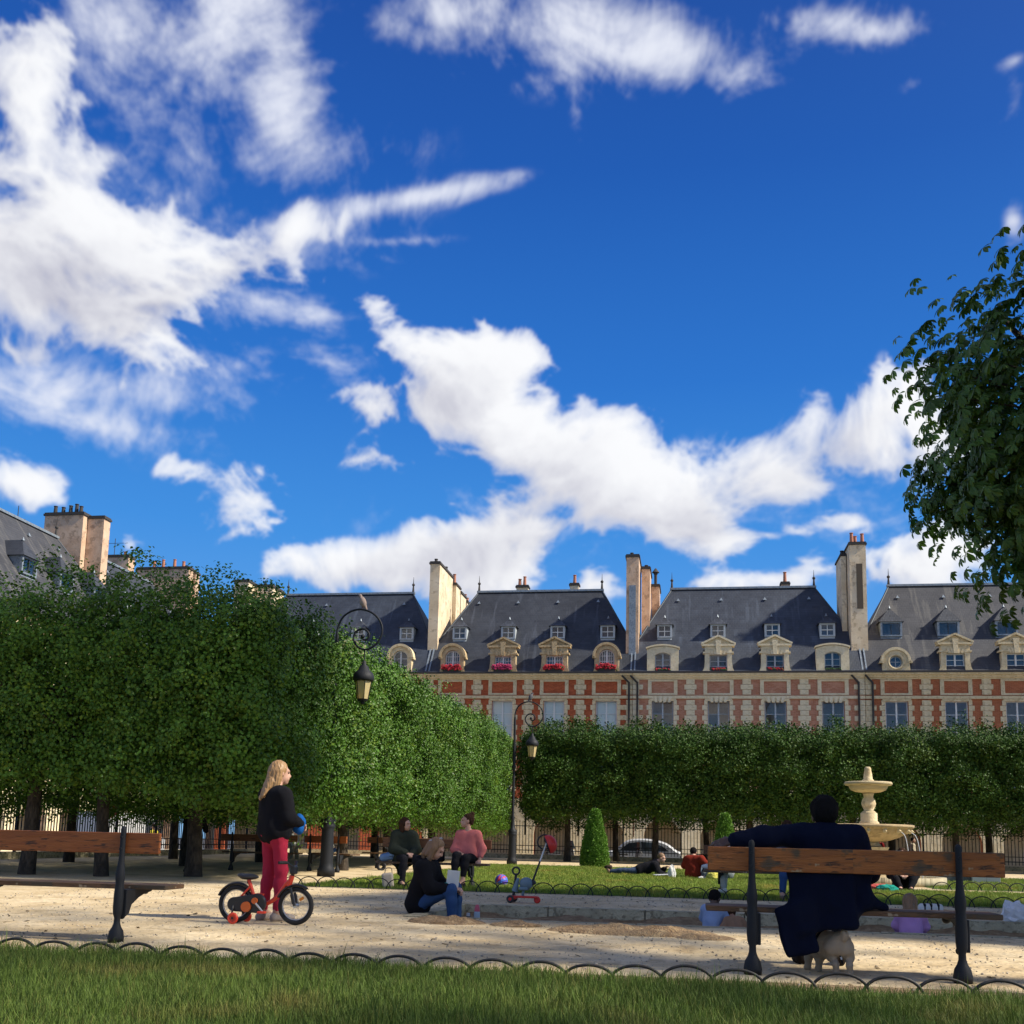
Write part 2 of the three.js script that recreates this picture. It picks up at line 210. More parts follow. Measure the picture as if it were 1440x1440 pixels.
class B {
  constructor() { this.g = []; }
  put(g, x = 0, y = 0, z = 0, rx = 0, ry = 0, rz = 0) { g = plain(g); if (rx || ry || rz || x || y || z) g.applyMatrix4(mt.compose(V(x, y, z), qt.setFromEuler(eul.set(rx, ry, rz)), V(1, 1, 1))); this.g.push(g); return this; }
  box(w, h, d, x = 0, y = 0, z = 0, rx = 0, ry = 0, rz = 0) { return this.put(new THREE.BoxGeometry(w, h, d), x, y, z, rx, ry, rz); }
  rbox(w, h, d, r, x = 0, y = 0, z = 0, rx = 0, ry = 0, rz = 0, s = 2) { return this.put(new RoundedBoxGeometry(w, h, d, s, r), x, y, z, rx, ry, rz); }
  cyl(r0, r1, h, x = 0, y = 0, z = 0, s = 16, rx = 0, ry = 0, rz = 0) { return this.put(new THREE.CylinderGeometry(r1, r0, h, s), x, y, z, rx, ry, rz); }   // r0 below, r1 above
  ball(r, x = 0, y = 0, z = 0, sx = 1, sy = 1, sz = 1, s = 14) { const g = new THREE.SphereGeometry(r, s, Math.max(6, s * .7 | 0)); g.scale(sx, sy, sz); return this.put(g, x, y, z); }
  bar(a, b, r0, r1 = r0, s = 8) { const p = V(...a), q = V(...b), d = q.clone().sub(p), g = plain(new THREE.CylinderGeometry(r1, r0, d.length(), s)); g.applyMatrix4(mt.compose(p.add(q).multiplyScalar(.5), qt.setFromUnitVectors(V(0, 1, 0), d.normalize()), V(1, 1, 1))); this.g.push(g); return this; }
  tube(pts, r, seg = 40, s = 8, closed = false) { return this.put(new THREE.TubeGeometry(new THREE.CatmullRomCurve3(pts.map((p) => V(...p)), closed), seg, r, s, closed)); }
  lathe(pts, x = 0, y = 0, z = 0, s = 24) { return this.put(new THREE.LatheGeometry(pts.map((p) => new THREE.Vector2(...p)), s), x, y, z); }
  torus(R, r, x, y, z, rx = 0, ry = 0, rz = 0, s = 8, n = 36, arc = Math.PI * 2) { return this.put(new THREE.TorusGeometry(R, r, s, n, arc), x, y, z, rx, ry, rz); }
  ext(pts, depth, x = 0, y = 0, z = 0, rx = 0, ry = 0, rz = 0, bevel = 0) { const s = Array.isArray(pts) ? new THREE.Shape(pts.map((p) => new THREE.Vector2(...p))) : pts; return this.put(new THREE.ExtrudeGeometry(s, { depth, bevelEnabled: bevel > 0, bevelSize: bevel, bevelThickness: bevel, bevelSegments: 1, curveSegments: 12 }), x, y, z, rx, ry, rz); }
  poly(verts, faces) { const g = new THREE.BufferGeometry(), a = []; for (const f of faces) for (let i = 1; i + 1 < f.length; i++) for (const k of [f[0], f[i], f[i + 1]]) a.push(...verts[k]); g.setAttribute('position', new THREE.Float32BufferAttribute(a, 3)); g.computeVertexNormals(); g.setAttribute('uv', new THREE.Float32BufferAttribute(new Float32Array(a.length / 3 * 2), 2)); this.g.push(g); return this; }
  geo(uv = true) { const g = this.g.length > 1 ? mergeGeometries(this.g) : this.g[0]; return uv ? metreUV(g) : g; }
  build(name, material, parent = scene) { return mesh(name, this.geo(), material, parent); }
}
const taken = {};
const numbered = (n) => { taken[n] = (taken[n] ?? -1) + 1; return taken[n] ? n + '_' + String(taken[n]).padStart(3, '0') : n; };
function mesh(name, g, material, parent = scene) { const m = new THREE.Mesh(g, material); m.name = parent === scene ? numbered(name) : name; m.castShadow = m.receiveShadow = true; parent.add(m); return m; }
function thing(name, label, category, [x, y, z] = [0, 0, 0], turn = 0, group) { const o = new THREE.Group(); o.name = numbered(name); o.position.set(x, y, z); o.rotation.y = turn; o.userData = { label, category }; if (group) o.userData.group = group; scene.add(o); return o; }
function tag(o, label, category, group) { o.userData = { label, category }; if (group) o.userData.group = group; return o; }
function struct(name, g, m) { const o = mesh(name, g, m); o.userData = { kind: 'structure' }; return o; }
function dup(o, [x, y, z], turn, label, group) { const c = o.clone(); c.name = numbered(o.name.replace(/_\d{3}$/, '')); c.userData = { ...o.userData, label: label ?? o.userData.label }; if (group) c.userData.group = group; c.position.set(x, y, z); c.rotation.y = turn; scene.add(c); return c; }
function copies(name, g, material, mats, parent, colors) { const m = new THREE.InstancedMesh(g, material, mats.length); mats.forEach((q, i) => m.setMatrixAt(i, q)); if (colors) colors.forEach((c, i) => m.setColorAt(i, c)); m.name = parent === scene ? numbered(name) : name; m.castShadow = m.receiveShadow = true; m.userData.kind = 'stuff'; parent.add(m); return m; }
function sheet(x0, z0, x1, z1, y) { const g = new THREE.PlaneGeometry(x1 - x0, z1 - z0); g.rotateX(-Math.PI / 2); g.translate((x0 + x1) / 2, y, (z0 + z1) / 2); return metreUV(plain(g)); }

// ---------- the setting: sand, lawns, sandpit, streets ----------
const PIT = { x0: -3.05, x1: 4.7, z0: -14.32, z1: -11.72, y: -.2 };
{
  const s = new THREE.Shape([[-19.55, -120], [260, -120], [260, 51.35], [-19.55, 51.35]].map((p) => new THREE.Vector2(...p)));
  s.holes.push(new THREE.Path([[PIT.x0, -PIT.z0], [PIT.x1, -PIT.z0], [PIT.x1, -PIT.z1], [PIT.x0, -PIT.z1]].map((p) => new THREE.Vector2(...p))));
  const g = new THREE.ShapeGeometry(s); g.rotateX(-Math.PI / 2);
  struct('sand_ground', metreUV(plain(g)), M.sand);
  const height = (x, z) => PIT.y + .07 * fbm3(x * 1.3, 2, z * 1.3, 4) + .16 * Math.max(0, fbm3(x * .9 + 7, 5, z * 1.1, 3)) + .1 * Math.exp(-((z - PIT.z0) ** 2) * 6) * (1 + fbm3(x * 2, 0, 3, 3));
  const pg = new THREE.PlaneGeometry(PIT.x1 - PIT.x0, PIT.z1 - PIT.z0, 160, 60); pg.rotateX(-Math.PI / 2); pg.translate((PIT.x0 + PIT.x1) / 2, 0, (PIT.z0 + PIT.z1) / 2);
  const pp = pg.attributes.position; for (let i = 0; i < pp.count; i++) pp.setY(i, Math.min(-.04, height(pp.getX(i), pp.getZ(i)))); pg.computeVertexNormals();
  struct('sandpit_floor', metreUV(plain(pg)), M.wetsand);
  const wall = new THREE.Group(); wall.name = 'sandpit_wall'; wall.userData = { kind: 'structure' }; scene.add(wall);
  const r = rng(5), shapes = [0, 1, 2].map((k) => new B().rbox(1.255 - k * .004, .36, .2, .012).geo());
  for (let k = 0, x = PIT.x0 + .6; x < PIT.x1; x += 1.26, k++) { const m = mesh('curb_stone', shapes[k % 3], M.curb, wall); m.position.set(x, -.165 + (r() - .5) * .008, PIT.z0 + .08 + (r() - .5) * .01); }
  for (let k = 0, x = PIT.x0 + .6; x < PIT.x1; x += 1.26, k++) { const m = mesh('edge_stone', shapes[k % 3], M.curb, wall); m.position.set(x, -.17 + (r() - .5) * .01, PIT.z1 - .06); m.scale.z = .45; }
  for (const z of [-13.6, -12.36]) { const m = mesh('curb_stone', shapes[0], M.curb, wall); m.position.set(PIT.x0 + .02, -.165, z); m.rotation.y = Math.PI / 2; }
  struct('subsoil', sheet(-12, -18, 12, -8, -.42), M.wetsand);
  struct('lawn', sheet(-30, -6.9, 30, 14, .006), M.turf);
  struct('lawn', sheet(-6.7, -36.5, 2.9, -17.75, .006), M.turf);
  struct('lawn', sheet(2.9, -23.6, 26, -17.75, .006), M.turf);
  struct('lawn', sheet(5.4, -36.5, 26, -25.2, .006), M.turf);
  struct('road', sheet(-36, -71.2, 60, -51.3, -.5), M.asphalt);
  struct('road', sheet(-36, -51.3, -19.5, 60, -.496), M.asphalt);
  struct('street_ground', sheet(-260, -260, 260, 120, -.56), M.asphalt);
  struct('soil_strip', sheet(-30, -7.25, 30, -6.8, .003), M.wetsand);
  const pv = new B().box(100, .14, 5.4, 20, -.44, -73.9).geo(); struct('pavement', pv, M.paving);
  struct('pavement', new B().box(3, .14, 110, -35.5, -.44, -22).geo(), M.paving);
}
// sand heaped up by the children, beside the pit
function heap(x, z, rx, rz, h, seed, label) {
  const n = 40, g = new THREE.PlaneGeometry(2 * rx, 2 * rz, n, n); g.rotateX(-Math.PI / 2);
  const p = g.attributes.position; for (let i = 0; i < p.count; i++) { const a = p.getX(i) / rx, b = p.getZ(i) / rz, q = Math.max(0, 1 - a * a - b * b); p.setY(i, h * Math.sqrt(q) * (.35 + 1.1 * Math.max(0, fbm3(p.getX(i) * 4 + seed, 1, p.getZ(i) * 5, 4) + .35)) - .008); }
  g.computeVertexNormals(); const m = mesh('sand_pile', metreUV(plain(g)), M.wetsand); m.position.set(x, 0, z); tag(m, label, 'sand pile');
}
heap(-2.5, -11.15, .42, .3, .08, 3, 'low pile of damp sand by the corner of the sandpit');
heap(-1.75, -11.05, .28, .22, .07, 5, 'small pile of damp sand in front of the scooter');
heap(-.55, -10.75, .85, .45, .085, 9, 'wide low pile of damp dug sand along the pit edge');
heap(.15, -10.4, .3, .25, .05, 11, 'flat patch of damp sand under the bench with the man');

// grit, pebbles and dead leaves on the path
{
  const r = rng(44), q = new THREE.Quaternion(), g = new THREE.IcosahedronGeometry(1, 0), ms = [], cs = [], ls = [], lc = [];
  for (let i = 0; i < 16000; i++) { const x = lerp(-9, 6, r()), z = lerp(-17.6, -7.1, r()); if (x > PIT.x0 - .1 && x < PIT.x1 + .1 && z < PIT.z1 + .05 && z > PIT.z0 - .1) continue; if (fbm3(x * .8, 4, z * .8, 3) < -.18) continue; const s = .003 + .011 * r() ** 4; ms.push(new THREE.Matrix4().compose(V(x, s * .3, z), q.setFromEuler(new THREE.Euler(r() * 6, r() * 6, r() * 6)).clone(), V(s, s * .7, s))); const t = .2 + .35 * r(); cs.push(lin(t * 1.05, t * .9, t * .68)); }
  for (let i = 0; i < 260; i++) { const x = lerp(-9, 5, r()), z = lerp(-17.6, -7.1, r()); if (x > PIT.x0 && x < PIT.x1 && z < PIT.z1 && z > PIT.z0) continue; const s = .02 + .03 * r(); ls.push(new THREE.Matrix4().compose(V(x, .006, z), q.setFromEuler(new THREE.Euler((r() - .5) * .7, r() * 6, (r() - .5) * .7)).clone(), V(s, 1, s * .6))); const t = .06 + .12 * r(); lc.push(lin(t * 1.4, t, t * .5)); }
  const o = copies('pebbles', g, std(0xffffff, .95), ms, scene, cs); o.userData = { kind: 'stuff', label: 'scattered grit and pebbles on the sand path', category: 'pebbles' };
  const l = copies('dead_leaves', new THREE.BoxGeometry(1, .004, 1), std(0xffffff, .9), ls, scene, lc); l.userData = { kind: 'stuff', label: 'scattered small dead leaves on the sand path', category: 'leaves' };
}
// grass
function tuft(seed, blades, h, spread, w) {
  const r = rng(seed), a = [];
  for (let i = 0; i < blades; i++) {
    const an = r() * 6.28, d = Math.sqrt(r()) * spread, x = Math.cos(an) * d, z = Math.sin(an) * d, hh = h * (.55 + .6 * r()), b = r() * 6.28, lean = hh * (.15 + .55 * r()), t = r() * 6.28, wx = Math.cos(t) * w * .5, wz = Math.sin(t) * w * .5;
    const p1 = [x + Math.cos(b) * lean * .3, hh * .6, z + Math.sin(b) * lean * .3], p2 = [x + Math.cos(b) * lean, hh, z + Math.sin(b) * lean];
    const q = [[x - wx, 0, z - wz], [x + wx, 0, z + wz], [p1[0] - wx * .8, p1[1], p1[2] - wz * .8], [p1[0] + wx * .8, p1[1], p1[2] + wz * .8], p2];
    for (const f of [[0, 1, 2], [1, 3, 2], [2, 3, 4]]) for (const k of f) a.push(...q[k]);
  }
  const g = new THREE.BufferGeometry(); g.setAttribute('position', new THREE.Float32BufferAttribute(a, 3)); g.computeVertexNormals(); return g;
}
function growGrass(name, label, material, { x0, x1, z0, z1, n, h, seed, edge, spread = .05, blades = 9, w = .004, keep }) {
  const r = rng(seed), mats = [[], [], []], cols = [[], [], []], q = new THREE.Quaternion(), up = V(0, 1, 0);
  for (let i = 0; i < n; i++) {
    const x = lerp(x0, x1, r()), z = lerp(z0, z1, r()); if (keep && !keep(x, z)) continue;
    const lush = .5 + fbm3(x * .7 + seed, 3, z * .7, 3), k = i % 3, s = (.62 + .75 * r()) * (.75 + .5 * lush) * (r() < .015 ? 1.8 : 1);
    mats[k].push(new THREE.Matrix4().compose(V(x, .004, z), q.setFromAxisAngle(up, r() * 6.28).clone(), V(1, s, 1)));
    const dry = sstep(.58, .85, .5 + fbm3(x * .9 + 30, 8, z * .9, 4)) * .75 + (r() < .1 ? .6 : 0), v = .55 + .7 * r();
    cols[k].push(lin(v * lerp(1, 1.9, dry), v * lerp(1, 1.15, dry), v * lerp(1, 1.8, dry)));
  }
  const o = new THREE.Group(); o.name = numbered(name); o.userData = { kind: 'stuff', label, category: 'grass' }; scene.add(o);
  mats.forEach((m, k) => copies('grass_blades', tuft(seed + k, blades, h, spread, w), material, m, o, cols[k]));
}
growGrass('grass', 'uncut green lawn grass in front of the hoop edging', M.grass, { x0: -8.5, x1: 6, z0: -7.9, z1: -2.6, n: 54000, h: .078, seed: 20, keep: (x, z) => z > -6.5 - lerp(.34, .1, sstep(-1.5, 1, x)) - .3 * (.5 + fbm3(x * 2.2, 1, 4, 3)) });
growGrass('grass', 'tall uncut grass hiding the feet of the hoop edging', M.grass, { x0: -8.5, x1: .2, z0: -7.15, z1: -6.7, n: 1500, h: .085, seed: 22, keep: (x, z) => fbm3(x * 1.3, 9, z * 1.3, 2) > -.05 && z > -7.15 + .4 * sstep(-2.5, .2, x) });
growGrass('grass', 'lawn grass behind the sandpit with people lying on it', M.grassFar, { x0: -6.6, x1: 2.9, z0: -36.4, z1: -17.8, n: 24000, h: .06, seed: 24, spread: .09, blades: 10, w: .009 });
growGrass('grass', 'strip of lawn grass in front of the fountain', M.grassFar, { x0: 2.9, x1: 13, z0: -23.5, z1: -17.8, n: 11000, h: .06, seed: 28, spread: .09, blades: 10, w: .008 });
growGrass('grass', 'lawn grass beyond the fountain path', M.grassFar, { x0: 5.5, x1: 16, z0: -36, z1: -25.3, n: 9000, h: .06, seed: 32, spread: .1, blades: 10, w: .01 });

// low edging of crossing iron hoops
function edging(label, x0, x1, z, pitch, radius, h, tube, seed, tone) {
  const t = thing('hoop_edging', label, 'edging', [x0, 0, z]), r = rng(seed);
  const shapes = [0, 1, 2].map((k) => { const pts = []; for (let i = 0; i <= 12; i++) { const a = Math.PI * i / 12; pts.push([-Math.cos(a) * radius, -.06 + (h + .06 + k * .006) * Math.pow(Math.sin(a), .8), (i % 5) * .0015 * (k - 1)]); } return new B().tube(pts, tube, 18, 6).geo(); });
  for (let x = 0, i = 0; x < x1 - x0; x += pitch, i++) { const m = mesh('hoop', shapes[i % 3], tone, t); m.position.set(x + (r() - .5) * .012, (r() - .5) * .014, (i % 2 ? .014 : -.014)); m.rotation.set((r() - .5) * .16, (r() - .5) * .1, (r() - .5) * .06); }
}
edging('rusty iron hoop edging between the uncut grass and the sand path', -9, 7, -7.0, .31, .185, .092, .0105, 3, M.ironRust);
edging('dark iron hoop edging along the lawn behind the sandpit', -6.7, 13, -17.7, .31, .2, .17, .009, 4, M.iron);
edging('iron hoop edging of the sunlit lawn beyond the fountain', 5.5, 16, -25.1, .31, .2, .17, .011, 6, M.iron);

// ---------- the pavilions round the square ----------
const GLASS = M.pane;
function addWindow(parent, x, y, z, w, h, cols, rows, frameM, { blind, arch = 0, bar = .035, name = 'window', panes = true, paneM = GLASS } = {}) {   // y is the sill
  const b = new B(), f = .07;
  if (arch) { const o = new THREE.Shape(), i = new THREE.Path(); const hw = w / 2; o.moveTo(-hw, 0); o.lineTo(hw, 0); o.lineTo(hw, h - arch); o.quadraticCurveTo(hw, h - arch * .1, 0, h); o.quadraticCurveTo(-hw, h - arch * .1, -hw, h - arch); o.closePath(); const q = hw - f; i.moveTo(-q, f); i.lineTo(-q, h - arch); i.quadraticCurveTo(-q, h - arch * .1 - f, 0, h - f); i.quadraticCurveTo(q, h - arch * .1 - f, q, h - arch); i.lineTo(q, f); i.closePath(); o.holes.push(i); b.ext(o, .06, 0, 0, -.03); }
  else b.box(w, f, .06, 0, f / 2, 0).box(w, f, .06, 0, h - f / 2, 0).box(f, h - 2 * f, .06, -w / 2 + f / 2, h / 2, 0).box(f, h - 2 * f, .06, w / 2 - f / 2, h / 2, 0);
  b.box(.11, h - 2 * f, .075, 0, h / 2, 0);
  const iw = w - 2 * f, ih = h - 2 * f;
  for (let c = 1; c < cols; c++) if (c * 2 !== cols) b.box(bar, ih - .02, .045, -iw / 2 + iw * c / cols, h / 2, 0);
  for (let r = 1; r < rows; r++) b.box(iw, bar, .05, 0, f + ih * r / rows, .001);
  const m = b.build(name, frameM, parent); m.position.set(x, y, z);
  if (panes) for (let c = 0; c < 2; c++) for (let r = 0; r < rows; r++) { const g = paneGeo(iw / 2 - .06, ih / rows - .02), p = mesh('pane', g, paneM, m); p.position.set((c ? 1 : -1) * (iw / 4 + .02), f + ih * (r + .5) / rows, -.012); p.rotation.set(((x * 7 + r * 3 + c) % 5 - 2) * .004, ((x * 3 + r + c * 2) % 5 - 2) * .006, 0); }
  else { const p = new B(); p.box(iw - .02, ih - .02, .01); const q = p.build('pane', paneM, m); q.position.set(0, h / 2, -.02); }
  if (blind) for (const e of [-1, 1]) new B().box(iw / 2 - .02, ih, .03, e * iw / 4, h / 2, -.1).build('shutter', blind, m);
  return m;
}
const paneCache = {};
function paneGeo(w, h) { const k = w.toFixed(2) + h.toFixed(2); return paneCache[k] ??= new B().box(w, h, .012).geo(); }
const ROOF = { eave: 13.0, ridge: 20.35, knee: 15.2, back: 5.1 };
const roofZ = (y) => .25 - (y - ROOF.eave) / (ROOF.ridge - ROOF.eave) * (ROOF.back + .25);
const shared = {};
const share = (k, f) => shared[k] ??= f();
function stoneDormer(parent, x, kind, stoneM, winM, lattice, paneM) {
  const d = new B();
  if (kind === 'gable') {
    const o = new THREE.Shape([[-1.15, 0], [-.62, 0], [-.62, 1.28], [.62, 1.28], [.62, 0], [1.15, 0], [1.0, .35], [.95, .8], [.95, 1.9], [-.95, 1.9], [-.95, .8], [-1.0, .35]].map((p) => new THREE.Vector2(...p)));
    d.ext(o, .55, 0, 0, -.35).box(2.16, .12, .7, 0, 1.44, -.08).box(2.3, .14, .85, 0, 1.97, -.1);
    d.ext([[-1.12, 2.04], [1.12, 2.04], [0, 2.58]], .5, 0, 0, -.4);
    for (const s of [-1, 1]) d.box(1.32, .13, .78, s * .6, 2.36, -.06, 0, 0, -s * .455);
    for (const k of [-.4, -.2, 0, .2, .4]) d.ext([[k - .07, 1.28], [k + .07, 1.28], [k * 1.25 + .1, 1.62], [k * 1.25 - .1, 1.62]], .1, 0, 0, .19);
    d.ext([[-.13, 1.28], [.13, 1.28], [.2, 2.3], [-.2, 2.3]], .1, 0, 0, .24);
    d.box(1.4, .1, .5, 0, -.03, .02);
  } else if (kind === 'arch') {
    const o = new THREE.Shape(); o.moveTo(-.98, 0); o.lineTo(-.55, 0); o.lineTo(-.55, 1.2); o.absarc(0, 1.2, .55, Math.PI, 0, true); o.lineTo(.55, 0); o.lineTo(.98, 0); o.lineTo(.88, .4); o.lineTo(.88, 1.3); o.absarc(0, 1.22, .88, .1, Math.PI - .1); o.lineTo(-.88, .4); o.closePath();
    d.ext(o, .5, 0, 0, -.3); const t = new THREE.Shape(); t.absarc(0, 1.22, 1.02, -.02, Math.PI + .02); t.absarc(0, 1.22, .84, Math.PI + .02, -.02, true); d.ext(t, .66, 0, 0, -.32);
    for (const s of [-1, 1]) d.box(.3, .14, .62, s * .9, 1.16, -.02);
    d.box(1.3, .1, .5, 0, -.03, .02);
  } else if (kind === 'flat') {                                // wide rendered dormer with a low segmental top
    const o = new THREE.Shape(); o.moveTo(-1.12, 0); o.lineTo(-.56, 0); o.lineTo(-.56, 1.25); o.quadraticCurveTo(0, 1.68, .56, 1.25); o.lineTo(.56, 0); o.lineTo(1.12, 0); o.lineTo(1.12, 1.72); o.quadraticCurveTo(0, 2.14, -1.12, 1.72); o.closePath(); d.ext(o, .5, 0, 0, -.32);
    const c = new THREE.Shape(); c.moveTo(-1.2, 1.74); c.quadraticCurveTo(0, 2.18, 1.2, 1.74); c.lineTo(1.2, 1.86); c.quadraticCurveTo(0, 2.3, -1.2, 1.86); c.closePath(); d.ext(c, .64, 0, 0, -.36);
    d.box(1.3, .1, .5, 0, -.03, .02);
  } else {                                                     // oculus
    const o = new THREE.Shape(); o.moveTo(-.95, 0); o.lineTo(.95, 0); o.lineTo(.9, .75); o.absarc(0, .72, .88, 0, Math.PI); o.closePath(); const h = new THREE.Path(); h.absarc(0, .72, .42, 0, Math.PI * 2); o.holes.push(h); d.ext(o, .5, 0, 0, -.3);
    d.torus(.5, .08, 0, .72, .2, 0, 0, 0, 8, 28); const t = new THREE.Shape(); t.absarc(0, .74, 1.0, 0, Math.PI); t.absarc(0, .74, .82, Math.PI, 0, true); d.ext(t, .62, 0, 0, -.3); for (const s of [-1, 1]) d.box(.34, .13, .6, s * .92, .7, -.02);
  }
  const m = d.build('dormer', stoneM, parent); m.position.set(x, ROOF.eave - .02, 0);
  const cw = kind === 'gable' || kind === 'flat' ? 1.9 : 1.7, ch = kind === 'oculus' ? 1.2 : 1.75;
  const c = new B(); for (const s of [-1, 1]) c.poly([[s * cw / 2, 0, -.3], [s * cw / 2, ch, -.3], [s * cw / 2, ch, roofZ(ROOF.eave + ch) - .1], [s * cw / 2, 0, -.4], [s * (cw / 2 - .08), 0, -.3], [s * (cw / 2 - .08), ch, -.3], [s * (cw / 2 - .08), ch, roofZ(ROOF.eave + ch) - .1], [s * (cw / 2 - .08), 0, -.4]], s > 0 ? [[0, 3, 2, 1], [4, 5, 6, 7]] : [[0, 1, 2, 3], [4, 7, 6, 5]]);
  c.build('dormer_cheek', M.lead, m);
  const rf = new B(), rh = kind === 'gable' ? .55 : .3, back = roofZ(ROOF.eave + ch + rh) - .3; rf.poly([[-cw / 2 - .08, ch, -.3], [cw / 2 + .08, ch, -.3], [0, ch + rh, -.3], [-cw / 2 - .08, ch, back], [cw / 2 + .08, ch, back], [0, ch + rh, back]], [[0, 2, 5, 3], [2, 1, 4, 5], [0, 1, 2], [0, 3, 4, 1]]); rf.build('dormer_roof', M.lead, m);
  if (kind === 'oculus') { const b = new B().torus(.38, .035, 0, .72, 0, 0, 0, 0, 6, 24).box(.04, .76, .04, 0, .72, 0).box(.76, .04, .04, 0, .72, 0); b.build('window_frame', M.paintGrey, m); const p = mesh('pane', share('ocp', () => new B().cyl(.4, .4, .012, 0, 0, 0, 24, Math.PI / 2).geo()), GLASS, m); p.position.set(0, .72, -.02); return m; }
  const w = kind === 'gable' ? 1.22 : 1.1, h = kind === 'gable' ? 1.26 : kind === 'arch' ? 1.72 : 1.44, arch = kind === 'arch' ? .52 : kind === 'flat' ? .2 : 0;
  const fr = addWindow(m, 0, .02, -.06, w, h, lattice ? 6 : 2, lattice ? 4 : 3, winM, { arch, bar: lattice ? .03 : .035, name: 'window_frame', panes: false, paneM });
  fr.children.slice().forEach((p) => { m.add(p); p.position.add(fr.position); });
  return m;
}
function atticDormer(parent, x, y, dark) {
  const w = dark ? 1.35 : .95, h = dark ? 1.05 : .95, z = roofZ(y) + .12, deep = 1.5;
  const b = new B(); b.box(w + .14, .1, .16, 0, .05, 0).box(w + .14, .1, .16, 0, h - .05, 0).box(.14, h - .2, .16, -w / 2, h / 2, 0).box(.14, h - .2, .16, w / 2, h / 2, 0);
  for (const s of [-1, 1]) b.box(.05, h, deep, s * (w / 2 + .03), h / 2, -deep / 2 - .08);
  b.box(w + .1, .42, .05, 0, -.2, -.02, -.3);
  const m = b.build('attic_dormer', dark ? M.zinc : M.paintGrey, parent); m.position.set(x, y, z);
  const f = new B().box(.05, h - .2, .05, 0, h / 2, .02); if (!dark) f.box(w - .14, .05, .05, 0, h * .5, .021); f.build('window_frame', dark ? M.lead : M.paintWhite, m);
  const p = mesh('pane', share('adp' + dark, () => new B().box(w - .12, h - .16, .012).geo()), GLASS, m); p.position.set(0, h / 2, -.02);
  const e = w / 2 + .2, rh = dark ? 1.15 : .7; new B().poly([[-e, h, .22], [e, h, .22], [0, h + rh, -.55], [-e, h, -deep], [e, h, -deep], [0, h + rh, -deep - .3]], [[0, 1, 2], [1, 4, 5, 2], [0, 2, 5, 3], [0, 3, 4, 1]]).build('hood', M.slate, m);
  new B().cyl(.09, .01, .22, 0, h + rh + .06, -.5, 8).build('finial', M.zinc, m);
}
function chimney(parent, stacks, material, capM = M.soot) {       // each stack: x, z of its front, width, depth, base, top, pots
  for (const [x, z, w, d, y0, y1, pots = [], pm = M.clay] of stacks) {
    const c = new B().box(w, y1 - y0, d, x, (y0 + y1) / 2, z - d / 2).build('chimney', material, parent);
    new B().box(w + .16, .13, d + .16, x, y1 + .02, z - d / 2).box(w + .06, .1, d + .06, x, y1 + .13, z - d / 2).build('chimney_cap', capM, c);
    pots.forEach(([dx, dz, h], i) => new B().cyl(.14, .11, h, x + dx, y1 + .18 + h / 2, z - d / 2 + dz, 10).torus(.12, .03, x + dx, y1 + .18 + h * .96, z - d / 2 + dz, Math.PI / 2, 0, 0, 6, 12).build('chimney_pot', pm, c));
  }
}
